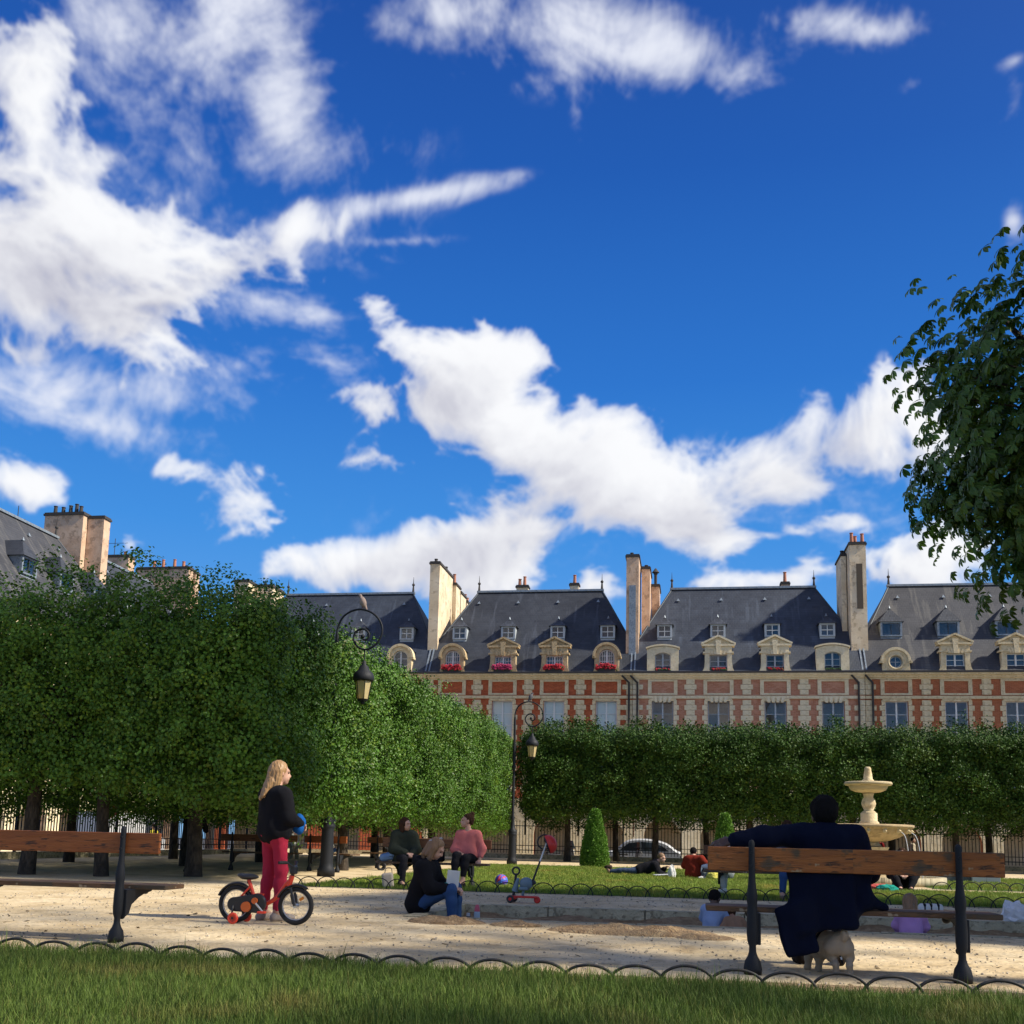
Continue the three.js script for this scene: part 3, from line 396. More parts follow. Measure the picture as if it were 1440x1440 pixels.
function pavilion(o) {
  const W = o.w, hw = W / 2, t = thing('pavilion', o.label, 'building', o.at, o.turn ?? 0, o.group);
  const xs = o.xs, low = o.low, brick = o.brick, stone = o.stone;
  // wall with its openings; the arcade below
  const s = new THREE.Shape([[-hw, -.55], [hw, -.55], [hw, 12.6], [-hw, 12.6]].map((p) => new THREE.Vector2(...p)));
  const rect = (x0, y0, x1, y1) => s.holes.push(new THREE.Path([[x0, y0], [x0, y1], [x1, y1], [x1, y0]].map((p) => new THREE.Vector2(...p))));
  for (const x of xs) { rect(x - .76, 8.25, x + .76, 10.98); rect(x - .76, 4.3, x + .76, 7.3); const a = new THREE.Path(); a.moveTo(x - 1.3, -.5); a.lineTo(x - 1.3, 1.25); a.absarc(x, 1.25, 1.3, Math.PI, 0, true); a.lineTo(x + 1.3, -.5); a.closePath(); s.holes.push(a); }
  new B().ext(s, .5, 0, 0, -.5).build('wall', brick, t);
  new B().box(W, 13, .3, 0, 5.9, -3.6).box(W, .3, 3.4, 0, 3.75, -2.2).build('arcade_back_wall', M.stonePale, t);
  const ar = new B();                                             // stone facing of the arcade
  for (let i = 0; i <= xs.length; i++) { const a = i ? xs[i - 1] + 1.3 : -hw + .005, b = i < xs.length ? xs[i] - 1.3 : hw - .005; ar.box(b - a, 1.8, .12, (a + b) / 2, .355, .062); }
  for (const x of xs) { const g = new THREE.Shape(); g.moveTo(x - 1.98, 1.26); g.lineTo(x - 1.3, 1.26); g.absarc(x, 1.26, 1.3, Math.PI, 0, true); g.lineTo(x + 1.98, 1.26); g.lineTo(x + 1.98, 3.6); g.lineTo(x - 1.98, 3.6); g.closePath(); ar.ext(g, .12, 0, 0, .003); }
  ar.box(W, .25, .3, 0, 3.73, .1); ar.build('arcade_facing', o.facing ?? stone, t);
  // string courses, frieze, cornice, gutter
  new B().box(W - .01, .2, .16, 0, 11.22, .075).build('string_course', stone, t);
  new B().box(W - .01, .24, .14, 0, 7.75, .072).build('string_course', stone, t);
  new B().ext([[0, 12.5], [.1, 12.5], [.12, 12.58], [.26, 12.62], [.3, 12.74], [.46, 12.78], [.5, 12.9], [0, 12.9]], W - .02, hw - .01, 0, .002, 0, -Math.PI / 2, 0).build('cornice', stone, t);
  new B().box(W, .13, .2, 0, 12.97, .48).build('gutter', M.soot, t);
  // quoins: chains between the windows, at the ends and at the jambs
  const H = .37, piers = []; for (let i = 0; i + 1 < xs.length; i++) piers.push((xs[i] + xs[i + 1]) / 2);
  const long = share('ql', () => new B().rbox(.86, H - .02, .12, .014).geo()), short = share('qs', () => new B().rbox(.6, H - .02, .12, .014).geo());
  const jl = share('jl', () => new B().rbox(.38, H - .02, .1, .012).geo()), js = share('js', () => new B().rbox(.24, H - .02, .1, .012).geo()), el = share('el', () => new B().rbox(.72, H - .02, .12, .014).geo()), es = share('es', () => new B().rbox(.45, H - .02, .12, .014).geo());
  const lower = new B();
  for (let y = 4.0, k = 0; y < 12.2; y += H, k++) {
    const put = (g, x, z, dz) => { if (y + H / 2 < o.from) { const c = g.clone(); c.translate(x, y + H / 2, z); lower.g.push(c); } else { const m = mesh('quoin', g, stone, t); m.position.set(x, y + H / 2, z + ((k * 7 + Math.round(x * 3)) % 5) * .003); } };
    if (Math.abs(y + H / 2 - 11.22) < .2 || Math.abs(y + H / 2 - 7.75) < .2) continue;
    for (const x of piers) put(k % 2 ? long : short, x, .03);
    for (const e of [-1, 1]) put(k % 2 ? el : es, e * (hw - (k % 2 ? .365 : .23)), .03);
    if (y + H < 11.2) for (const x of xs) for (const e of [-1, 1]) put(k % 2 ? jl : js, x + e * (.77 + (k % 2 ? .19 : .12)), .02);
  }
  if (lower.g.length) { const m = lower.build('lower_quoin', stone, t); m.userData.kind = 'stuff'; }
  for (const x of xs) {
    new B().box(2.1, .12, .1, x, 12.42, .04).box(2.1, .13, .1, x, 11.45, .04).box(.26, .845, .1, x - .92, 11.938, .04).box(.26, .845, .1, x + .92, 11.938, .04).build('panel_frame', stone, t);
    new B().box(1.9, .16, .18, x, 11.03, .02).box(1.8, .12, .26, x, 8.17, .05).build('window_surround', stone, t);
    if (o.keystones) for (const k of [-.45, -.15, .15, .45]) { const m = mesh('keystone', share('ks' + (k < 0 ? 'l' : 'r') + Math.abs(k), () => new B().ext([[-.09, 0], [.09, 0], [.13 + k * .3, .42], [-.13 + k * .3, .42]], .1, 0, 0, 0, 0, 0, 0, .008).geo()), stone, t); m.position.set(x + k, 10.85, .06); }
    addWindow(t, x, 8.25, -.2, 1.5, 2.72, 2, 3, o.winM, { blind: o.blind });
    addWindow(t, x, 4.3, -.2, 1.5, 2.98, 2, 3, o.winM, { blind: o.blind, panes: false });
  }
  new B().box(W - .04, .25, 3.0, 0, 7.78, -2.0).box(W - .04, .2, 3.0, 0, 12.4, -2.0).box(.2, 8.4, 3.0, -hw + .12, 8.1, -2.0).box(.2, 8.4, 3.0, hw - .12, 8.1, -2.0).build('room_shell', M.plaster, t);
  // roof
  const R = ROOF, kn = R.knee, zk = roofZ(kn), rl = hw - (o.hip ?? 2.7), bz = -2 * R.back - .0, F = roofZ(R.eave - .03);
  const zb = (y) => -R.back * 2 - roofZ(y);
  const rf = new B().poly([[-hw, R.eave, F], [hw, R.eave, F], [hw, kn, zk], [rl, R.ridge, roofZ(R.ridge)], [-rl, R.ridge, roofZ(R.ridge)], [-hw, kn, zk], [-hw, R.eave, zb(R.eave)], [hw, R.eave, zb(R.eave)], [hw, kn, zb(kn)], [-hw, kn, zb(kn)]], [[0, 1, 2, 5], [5, 2, 3, 4], [2, 8, 3], [9, 5, 4], [7, 6, 9, 8], [8, 9, 4, 3], [1, 7, 8, 2], [6, 0, 5, 9]]);
  const roof = rf.build('roof', o.slate, t);
  new B().box(2 * rl + .3, .16, .34, 0, R.ridge + .02, roofZ(R.ridge)).build('ridge_cap', M.zinc, roof);
  for (const e of [-1, 1]) { new B().bar([e * rl, R.ridge, roofZ(R.ridge)], [e * (hw - .02), kn, zk], .07, .07, 6).build('hip_flashing', M.lead, roof); new B().cyl(.1, .06, .5, e * rl, R.ridge + .35, roofZ(R.ridge), 8).ball(.12, e * rl, R.ridge + .7, roofZ(R.ridge)).cyl(.04, .01, .6, e * rl, R.ridge + 1.05, roofZ(R.ridge), 6).build('finial', M.soot, roof); new B().box(.1, 2.3, .08, e * (hw - .12), 14.1, roofZ(14.1) + .02, -.6).build('valley_flashing', M.zinc, roof); }
  xs.forEach((x, i) => { const y = 19.2; new B().poly([[-.14, 0, .12], [.14, 0, .12], [0, .24, .02], [0, .1, -.2]], [[0, 1, 2], [1, 3, 2], [0, 2, 3], [0, 3, 1]]).build('roof_vent', M.zinc, roof).position.set(x * .82, y, roofZ(y) + .02); });
  xs.forEach((x, i) => { if (o.dormers[i]) stoneDormer(t, x, o.dormers[i], o.dormerM ?? stone, o.dormerWin ?? o.winM, o.lattice); atticDormer(t, x * .985, o.atticY ?? 15.9, o.atticDark); });
  for (const e of o.pipes ?? []) new B().bar([e, 12.3, .2], [e, 3.9, .2], .075, .075, 8).bar([e - .5, 12.75, .4], [e, 12.25, .2], .07, .07, 8).build('downpipe', M.soot, t);
  return t;
}
const XS = [-5.9, -1.97, 1.97, 5.9];
const far = 'pavilions along the far side of the square';
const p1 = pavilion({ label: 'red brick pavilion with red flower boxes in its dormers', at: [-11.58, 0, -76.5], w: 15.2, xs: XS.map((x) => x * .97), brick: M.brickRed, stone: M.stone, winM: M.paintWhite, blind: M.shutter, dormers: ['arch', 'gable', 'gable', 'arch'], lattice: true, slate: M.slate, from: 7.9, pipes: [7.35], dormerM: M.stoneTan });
const p2 = pavilion({ label: 'pale brick pavilion with two wide curved cream dormers at its ends', at: [4.07, 0, -76.5], w: 16.06, xs: XS, brick: M.brickPale, stone: M.stonePale, winM: M.paintGrey, dormers: ['flat', 'gable', 'gable', 'flat'], keystones: true, slate: M.slateBlue, from: 7.9, pipes: [-7.7, 7.6] });
const p3 = pavilion({ label: 'brick pavilion with a round dormer window and grey weathered roof', at: [20.1, 0, -76.5], w: 15.96, xs: XS, brick: M.brickDeep, stone: M.stone, winM: M.paintWhite, dormers: ['oculus', 'gable', 'gable', 'oculus'], slate: M.slateGrey, from: 7.9, pipes: [-7.5], atticDark: true, atticY: 15.85 });
const p0 = pavilion({ label: 'dark roofed pavilion behind the spiral lamp with the pigeon', at: [-27.2, 0, -76.5], w: 16, xs: XS, brick: M.brickRed, stone: M.stone, winM: M.paintWhite, dormers: ['arch', 'gable', 'gable', 'arch'], slate: M.slateBlue, from: 11.5, facing: M.brickRed });
chimney(p1, [[-7.62, -1.2, .75, 4.6, 13.4, 21.75, [[-.1, 1.6, .35], [-.1, .6, .3], [.1, -1, .4]], M.soot], [-7.3, -5.85, .7, 1.6, 15, 21.2, [[0, 0, .9]]], [-7.2, -7.5, .62, 2, 15, 20.9], [-7.1, -9.55, .62, 2, 15, 20.6, [[0, .5, .6], [0, -.4, .5]]], [-1.6, -6.2, .95, .6, 19.5, 21.0, [[-.25, 0, .55], [.15, 0, .75]]], [2.6, -6.2, .7, .6, 19.5, 21.1, [[0, 0, .7]]]], M.render);
chimney(p2, [[-8.15, -.9, .92, 3.4, 13.4, 21.9, [[-.1, .9, .3], [.2, -.8, .4]], M.soot], [-7.25, -2.6, .62, 3, 14.2, 21.4, [[0, .4, .35]], M.soot], [-6.6, -5, .62, 2.4, 15.6, 20.6], [3.3, -6.1, .62, .5, 19.6, 20.9, [[0, 0, .8]]]], M.renderPink);
chimney(p3, [[-8.1, -1.0, 1.15, 3.0, 13.4, 22.5, [[-.35, 1.2, .75], [-.05, .8, .6], [.4, 1.1, .7]]], [-8.92, -2.2, .36, 2.6, 14.4, 22.0, [[0, .6, .35]], M.soot]], M.render);
{ const q = new B().box(.42, 3.3, .03, -8.0, 19.4, -.985).build('soot_stain', M.soot, p3); q.material = std(lin(.11, .085, .06), 1); q.name = 'bricked_flue'; new B().box(.5, 5.6, .06, -8.15, 16.9, -.87).build('zinc_flashing', M.zinc, p2); new B().cyl(.12, .12, 1.3, -6.6, 21.2, -5.6, 10).cyl(.3, .05, .35, -6.6, 22.0, -5.6, 12).ball(.16, -6.6, 21.75, -5.6).build('flue_cowl', M.soot, p2); }
chimney(p0, [[-8.2, -2.4, 1.2, 2.4, 14, 20.9, [[0, 0, .3]], M.soot], [-6.9, -3.6, 1.7, 2.4, 14, 20.75, [[-.3, 0, .35], [.4, 0, .25]], M.soot]], M.render);
const pA = pavilion({ label: 'cream arcaded side building with the tall broad chimney', at: [-37, 0, -58], w: 16, turn: Math.PI / 2, xs: XS, brick: M.renderPink, stone: M.stonePale, winM: M.paintWhite, dormers: [], slate: M.slateGrey, from: 20, atticDark: true, atticY: 15.7, hip: 2.2 });
const pB = pavilion({ label: 'cream arcaded corner building behind the lindens with two low chimneys', at: [-37, 0, -73.2], w: 14.2, turn: Math.PI / 2, xs: XS.map((x) => x * .88), brick: M.renderPink, stone: M.stonePale, winM: M.paintWhite, dormers: [], slate: M.slate, from: 20, hip: 3.5 });
chimney(pA, [[7.55, -4.0, .95, 2.9, 13.4, 22.35, [[-.1, 1.0, .5], [0, .6, .7], [0, .15, .6], [0, -.4, .5], [0, -1, .6]], M.soot], [8.0, -2.75, .8, 1.2, 13.4, 22.2]], M.renderPink);
new B().bar([7.4, 20, -9.2], [7.4, 23.2, -9.2], .03, .03, 6).bar([7.4, 22.2, -9.8], [7.4, 22.2, -8.6], .02, .02, 6).bar([7.1, 21.8, -9.2], [7.7, 21.8, -9.2], .02, .02, 6).build('aerial', M.soot, pA);
chimney(pB, [[6.9, -3.4, .8, 4.6, 14, 22.3, [[0, 1.6, .5], [0, .8, .7], [0, -.2, .7], [0, -1, .6]]], [7.7, -3.2, .7, 1.4, 14, 22.1], [6.6, -8.6, 1, 3.2, 14, 23.3, [[0, 1, .35], [0, -.8, .35]]]], M.renderPink);
new B().bar([6.6, 22, -10.2], [6.6, 25, -10.2], .03, .03, 6).bar([6.6, 24.6, -10.8], [6.6, 24.6, -9.4], .02, .02, 6).build('aerial', M.soot, pB);
// flower boxes on the dormer sills
{
  const r = rng(61), petals = std(lin(.46, .02, .035), .8), pink = std(lin(.42, .03, .11), .8), leafM = std(lin(.04, .09, .02), .8);
  const bloom = (seed) => { const b = new B(), q = rng(seed); for (let i = 0; i < 5; i++) b.put(new THREE.IcosahedronGeometry(.045, 0), (q() - .5) * .16, (q() - .5) * .12, (q() - .5) * .16, q() * 3, q() * 3, 0); return b.geo(); };
  const blooms = [bloom(1), bloom(2)];
  p1.userData; XS.map((x) => x * .97).forEach((x, i) => {
    const t = thing('flower_box', ['flower box of red geraniums at the arched dormer beside the tall chimney', 'flower box of pink and red geraniums, second dormer from the tall chimney', 'flower box of red geraniums, third dormer from the tall chimney', 'flower box of red geraniums at the arched dormer beside the drainpipe'][i], 'flower box', [-11.58 + x, 13.02, -76.1], 0, 'flower boxes on the dormers of the red pavilion');
    new B().box(1.25, .2, .22, 0, .1, 0).build('planter', M.soot, t);
    const ms = [], gs = []; for (let k = 0; k < 90; k++) { const a = (r() - .5) * 1.45, hgt = .2 + .38 * r() * (1 - Math.abs(a) * .35); ms.push(new THREE.Matrix4().compose(V(a, hgt, (r() - .3) * .36), new THREE.Quaternion().setFromEuler(new THREE.Euler(r() * 3, r() * 3, 0)), V(1, 1, 1).multiplyScalar(.8 + r() * .5))); if (k < 50) gs.push(new THREE.Matrix4().makeTranslation((r() - .5) * 1.4, .14 + r() * .3, (r() - .4) * .3)); }
    copies('blossoms', blooms[i % 2], i === 1 ? pink : petals, ms, t); copies('foliage', blooms[1], leafM, gs, t);
  });
  XS.forEach((x, i) => { const t = thing('flower_box', ['low red flower box at the curved dormer beside the zinc clad chimney', 'low red flower box at the dormer, second from the zinc clad chimney', 'low red flower box at the dormer, third from the zinc clad chimney', 'low flower box, mostly leaves, at the curved dormer beside the stained chimney'][i], 'flower box', [4.07 + x, 13.02, -76.1], 0, 'low flower boxes on the dormers of the pale pavilion'); new B().box(1.05, .12, .18, 0, .06, 0).build('planter', M.soot, t); const ms = [], gs = []; for (let k = 0; k < 26; k++) { ms.push(new THREE.Matrix4().makeTranslation((r() - .5) * 1.0, .14 + r() * .1, (r() - .5) * .2)); gs.push(new THREE.Matrix4().makeTranslation((r() - .5) * 1.0, .12 + r() * .08, (r() - .5) * .2)); } if (i < 3) copies('blossoms', blooms[0], petals, ms, t); copies('foliage', blooms[1], leafM, gs, t); });
}

// ---------- trees ----------
function leafGeo(shape, fold, droop) {                         // a leaf from its half outline, folded along the midrib
  const a = []; const P = (x, s, w) => [x, s * w * fold - droop * x * x, s * w];
  for (const s of [-1, 1]) for (let i = 0; i + 1 < shape.length; i++) { const [x0, w0] = shape[i], [x1, w1] = shape[i + 1]; const q = [[x0, -droop * x0 * x0, 0], [x1, -droop * x1 * x1, 0], [x1, w1 * fold - droop * x1 * x1, s * w1], [x0, w0 * fold - droop * x0 * x0, s * w0]]; const f = []; if (w1 > 0) f.push([0, 1, 2]); if (w0 > 0) f.push(w1 > 0 ? [0, 2, 3] : [0, 1, 3]); for (const t of f) for (const k of s > 0 ? t : [t[0], t[2], t[1]]) a.push(...q[k]); }
  const g = new THREE.BufferGeometry(); g.setAttribute('position', new THREE.Float32BufferAttribute(a, 3)); g.computeVertexNormals(); return g;
}
function sprig(seed, n, size, spread) {
  const r = rng(seed), list = [];
  for (let i = 0; i < n; i++) { const g = leafGeo([[0, 0], [.3, .42], [.62, .36], [1, 0]], .25, .25); const s = size * (.7 + .6 * r()); g.scale(s, s, s); g.applyMatrix4(new THREE.Matrix4().compose(V((r() - .5) * spread, (r() - .5) * spread * .8, (r() - .5) * spread), new THREE.Quaternion().setFromEuler(new THREE.Euler((r() - .5) * 1.0, r() * 6.28, .1 - r() * .75, 'YXZ')), V(1, 1, 1))); list.push(g); }
  return mergeGeometries(list);
}
function trunkGeo(h, r0, r1, seed, limbs, crown) {
  const r = rng(seed), b = new B(), pts = [], lx = (r() - .5) * .25, lz = (r() - .5) * .25; for (let i = 0; i <= 5; i++) pts.push([lx * i / 5 + (r() - .5) * .05, h * i / 5, lz * i / 5 + (r() - .5) * .05]);
  for (let i = 0; i < 5; i++) b.bar(pts[i], [pts[i + 1][0], pts[i + 1][1] + .02, pts[i + 1][2]], lerp(r0, r1, i / 5) * (i ? 1 : 1.15), lerp(r0, r1, (i + 1) / 5), 10);
  for (let i = 0; i < limbs; i++) { const a = i / limbs * 6.28 + r(), y = h * (.75 + .25 * r()), m = [lx + Math.cos(a) * crown * .4, y + crown * .25 * (1 + r()), lz + Math.sin(a) * crown * .4], e = [lx + Math.cos(a) * crown * (.7 + .2 * r()), m[1] + crown * (.2 + .5 * r()), lz + Math.sin(a) * crown * (.7 + .2 * r())]; b.bar([lx, y - .1, lz], m, r1 * .6, r1 * .4, 7).bar(m, e, r1 * .4, r1 * .12, 6); }
  return b;
}
const sprigs = [sprig(1, 12, .058, .27), sprig(2, 12, .055, .29), sprig(3, 12, .064, .34)];
const bigSprigs = [sprig(4, 8, .17, .6), sprig(5, 8, .16, .6)];
const farSprigs = [sprig(6, 12, .078, .38), sprig(7, 12, .075, .4)];
// rows of clipped lindens that have grown into one box: each tree owns the part of the crown round its trunk
function lindens(block, spots, faces, leafSets, material, seed, labels, group) {
  const { x0, x1, y0, y1, z0, z1 } = block, R = 1.0, r = rng(seed), q = new THREE.Quaternion(), per = spots.map(() => leafSets.map(() => ({ m: [], c: [] })));
  const inner = (v, a, b) => Math.min(b - R, Math.max(a + R, v));
  const own = (x, z) => { let best = 0, d = 1e9; spots.forEach(([sx, sz], i) => { const e = (sx - x) ** 2 + (sz - z) ** 2; if (e < d) { d = e; best = i; } }); return [best, Math.sqrt(d)]; };
  for (const [axis, side, density, depth, set] of faces) {
    const du = axis === 'x' ? z1 - z0 : x1 - x0, dv = axis === 'y' ? z1 - z0 : y1 - y0, n = Math.round(du * dv * density);
    for (let i = 0; i < n; i++) {
      const u = r(), v = r(); let p;
      if (axis === 'x') p = V(side > 0 ? x1 : x0, lerp(y0, y1, v), lerp(z0, z1, u)); else if (axis === 'z') p = V(lerp(x0, x1, u), lerp(y0, y1, v), side > 0 ? z1 : z0); else p = V(lerp(x0, x1, u), side > 0 ? y1 : y0, lerp(z0, z1, v));
      const c = V(inner(p.x, x0, x1), inner(p.y, y0, y1), inner(p.z, z0, z1)), nrm = p.clone().sub(c); const l = nrm.length() || 1; nrm.divideScalar(l);
      const [k, dist] = own(p.x, p.z);
      const bump = .62 * fbm3(p.x * .75 + seed, p.y * .9, p.z * .75, 2) + .55 * fbm3(p.x * 1.9, p.y * 2.1 + 5, p.z * 1.9, 2);
      let d = -Math.log(1 - r() * .97) * depth * .45 + (depth > 3 ? .9 : 0); const hole = fbm3(p.x * 1.5 + 60, p.y * 1.7, p.z * 1.5, 2); if (hole > .16 && r() < .8) d += (hole - .16) * 2.6; d = Math.min(d, 2.1);
      p = c.addScaledVector(nrm, R + bump - d + (r() < .05 ? .16 * r() : 0));
      if (nrm.y > .2) p.y += nrm.y * ((block.swell ?? 0) * Math.exp(-(((p.x + 11) / 2.4) ** 2) - ((p.z + 19) / 4) ** 2) + .34 - .16 * dist + (r() < .04 ? .14 * r() : 0)); if (nrm.y < -.3) p.y -= .25 * r() * (.5 + fbm3(p.x, 0, p.z, 2));
      if (block.skirt) p.y = y1 - (y1 - p.y) * (1 + block.skirt * sstep(-9.6, -7.6, p.x));
      const s = .75 + .5 * r(); q.setFromUnitVectors(V(0, 1, 0), nrm.clone().multiplyScalar(1.5).add(V((r() - .5) * 1.2, .25 + (r() - .5) * .9, (r() - .5) * 1.2)).normalize()).multiply(new THREE.Quaternion().setFromAxisAngle(V(0, 1, 0), r() * 6.28));
      const set_ = set ?? (i % 2), t = per[k][set_]; t.m.push(new THREE.Matrix4().compose(p, q, V(s, s, s)));
      const g = .72 + .5 * r() + .25 * fbm3(p.x * .6, p.y * .6 + 3, p.z * .6, 2), y = r() < .12 ? 1 : 0; t.c.push(lin(g * (1 + .5 * y), g * (1 + .12 * y), g * (1 - .1 * y)));
    }
  }
  spots.forEach(([x, z, tr = .15], i) => {
    const t = thing('linden_tree', labels(i, x, z), 'tree', [x, 0, z], 0, group);
    trunkGeo(y0 + 1.2, tr, tr * .75, seed + i, 5, 1.7).build('trunk', M.bark, t);
    const cr = new THREE.Group(); cr.name = 'crown'; cr.userData.kind = 'stuff'; t.add(cr);
    const back = new THREE.Matrix4().makeTranslation(-x, 0, -z);
    leafSets.forEach((g, k) => { const { m, c } = per[i][k]; if (m.length) copies('leaves', g, material, m.map((a) => back.clone().multiply(a)), cr, c); });
  });
}
const leftSpots = [[-9.75, -20.3, .16], [-11.1, -19.2, .13], [-12.6, -19.1, .15], [-14.6, -20, .14], [-17, -20.2, .14], [-8.75, -26.6, .14], [-9.2, -32.4, .14], [-9.2, -38, .14], [-9, -43, .14], [-13, -26.5, .14], [-13.2, -32, .14], [-13, -38, .14], [-12.8, -43, .14], [-16.6, -27, .14], [-16.6, -33, .14], [-16.4, -40, .14]];
const leftNames = ['linden with the thickest trunk at the corner of the clipped row', 'linden with a slim trunk behind the sunlit bench post', 'linden with a leaning trunk in the shaded end row', 'linden in the shaded end row, fourth from the corner tree', 'linden in the shaded end row, fifth from the corner tree', 'linden beside the near spiral lamp with its right side in sun', 'sunlit linden behind the bench with the two women', 'sunlit linden of the clipped row, second behind the two women', 'last sunlit linden of the clipped row next to the far spiral lamp'];
lindens({ x0: -18.5, x1: -7.35, y0: 1.45, y1: 5.62, z0: -46, z1: -17.9, swell: .35, skirt: .08 }, leftSpots,
  [['z', 1, 215, 1.3], ['x', 1, 205, 1.3], ['y', 1, 26, 1.0, 2], ['y', -1, 36, 1.2, 2], ['x', -1, 16, 1, 2], ['z', -1, 30, 1, 2], ['y', 1, 12, 5, 3], ['y', -1, 8, 4, 3]], [sprigs[0], sprigs[1], sprigs[2], bigSprigs[0]], M.linden, 100,
  (i) => leftNames[i] ?? 'linden deep inside the clipped block, trunk in the shade', 'lindens of the clipped block on the side of the square');
const farSpots = [[-5.2, -46.6], [-1.4, -46.8], [2.6, -46.5], [6.7, -46.7], [10.8, -46.6], [14.9, -46.8], [19, -46.6], [-3.3, -50], [.8, -50.1], [4.8, -50], [8.9, -50.2], [13, -50], [17.2, -50.1]].map((p) => [...p, .15]);
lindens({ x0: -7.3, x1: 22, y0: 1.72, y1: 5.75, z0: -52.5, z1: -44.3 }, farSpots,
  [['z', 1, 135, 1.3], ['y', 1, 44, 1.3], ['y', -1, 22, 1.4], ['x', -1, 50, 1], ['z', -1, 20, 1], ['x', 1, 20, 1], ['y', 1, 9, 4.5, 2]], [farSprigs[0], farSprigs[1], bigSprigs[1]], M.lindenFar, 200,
  (i) => i < 7 ? 'clipped linden in the far hedge row, ' + ['next to the spiral lamp', 'behind the large cone', 'between the two cones', 'behind the fountain', 'over the grey wall', 'second beyond the fountain', 'third beyond the fountain'][i] : 'linden in the second row of the far hedge', 'lindens of the clipped row along the far side');

// horse chestnuts: one reaches into the picture, the others shade the sand from outside it
function palmate(seed, size) {
  const r = rng(seed), list = []; const half = [[0, .0], [.25, .07], [.62, .19], [.82, .16], [1, 0]];
  for (let i = 0; i < 7; i++) { const a = (i - 3) * .62 + (r() - .5) * .15, l = size * (1 - .09 * Math.abs(i - 3) ** 1.3) * (.9 + .2 * r()), g = leafGeo(half, .3, .35); g.scale(l, l, l); g.applyMatrix4(new THREE.Matrix4().makeRotationFromEuler(new THREE.Euler((r() - .5) * .3, a, -.15 - r() * .4, 'YXZ'))); list.push(g); }
  return mergeGeometries(list);
}
const palms = [palmate(1, .2), palmate(2, .19), palmate(3, .21)];
function chestnut(label, [x, z], c, rad, clumps, per, scale, seed, trunk, group, puff = 1) {
  const t = thing('chestnut_tree', label, 'tree', [x, 0, z], 0, group), r = rng(seed), m = [[], [], []], cols = [[], [], []], q = new THREE.Quaternion();
  trunkGeo(c[1] - rad[1] * .55, trunk, trunk * .75, seed, 8, rad[0] * .95).build('trunk', M.bark, t);
  const twigs = new B();
  for (let k = 0; k < clumps; k++) {
    const u = r() * 2 - 1, a = r() * 6.28, d = V(Math.sqrt(1 - u * u) * Math.cos(a), u, Math.sqrt(1 - u * u) * Math.sin(a)), rr = (k % 4 ? .86 + .14 * r() : .45 + .4 * r()) * (.93 + .35 * fbm3(d.x * 2.2 + seed, d.y * 2.2, d.z * 2.2, 3));
    const p = V(c[0] - x + d.x * rad[0] * rr, c[1] + d.y * rad[1] * rr, c[2] - z + d.z * rad[2] * rr), cr = (.32 + .4 * r()) * puff;
    if (k % 3 === 0) twigs.bar([p.x * .55, lerp(c[1], p.y, .5) - .3, p.z * .55], [p.x, p.y, p.z], .03, .008, 5);
    for (let i = 0; i < per; i++) { const e = V(r() - .5, (r() - .5) * .8, r() - .5).normalize().multiplyScalar(cr * Math.cbrt(r())); const lp = p.clone().add(e), out = e.clone().normalize().multiplyScalar(.5).add(d.clone().multiplyScalar(.7)).add(V((r() - .5) * .5, .9, (r() - .5) * .5)).normalize(); const s = scale * (.75 + .5 * r()); q.setFromUnitVectors(V(0, 1, 0), out); const yaw = Math.atan2(-d.z, d.x); q.multiply(new THREE.Quaternion().setFromAxisAngle(V(0, 1, 0), yaw + (r() - .5) * 3.5)); const w = i % 3; m[w].push(new THREE.Matrix4().compose(lp, q, V(s, s, s))); const g = .7 + .6 * r(); cols[w].push(lin(g, g, g)); }
  }
  twigs.build('twigs', M.bark, t).userData.kind = 'stuff';
  const cg = new THREE.Group(); cg.name = 'crown'; cg.userData.kind = 'stuff'; t.add(cg);
  m.forEach((l, i) => copies('leaves', palms[i], M.chestnut, l, cg, cols[i]));
}
chestnut('dark horse chestnut with hanging palmate leaves reaching over the roofs', [7.95, -14.3], [7.95, 6.5, -14.3], [4.95, 3.6, 4.3], 700, 36, .8, 300, .34, undefined, 1.25);
const grove = 'horse chestnuts of the grove';
for (const [x, z, h, rad, clumps, seed, label] of [[9.4, -7.2, 12.6, [5, 3.6, 4.6], 115, 301, 'tall horse chestnut shading the path with the bicycle'], [13, -4.6, 9.2, [4.8, 3.6, 4.4], 36, 302, 'horse chestnut shading the bench with the man'], [9.9, -16.6, 21, [4.1, 3.4, 4.2], 250, 303, 'very tall horse chestnut shading the corner of the clipped lindens'], [6.7, -17.6, 21.6, [4.2, 3.2, 4.2], 240, 305, 'very tall horse chestnut shading the end row of the clipped lindens'], [15, -15.5, 11.8, [5.6, 4, 4.8], 190, 304, 'horse chestnut shading the lawn behind the sandpit']])
  chestnut(label, [x, z], [x, h, z], rad, clumps, 13, .85, seed, .3, grove);

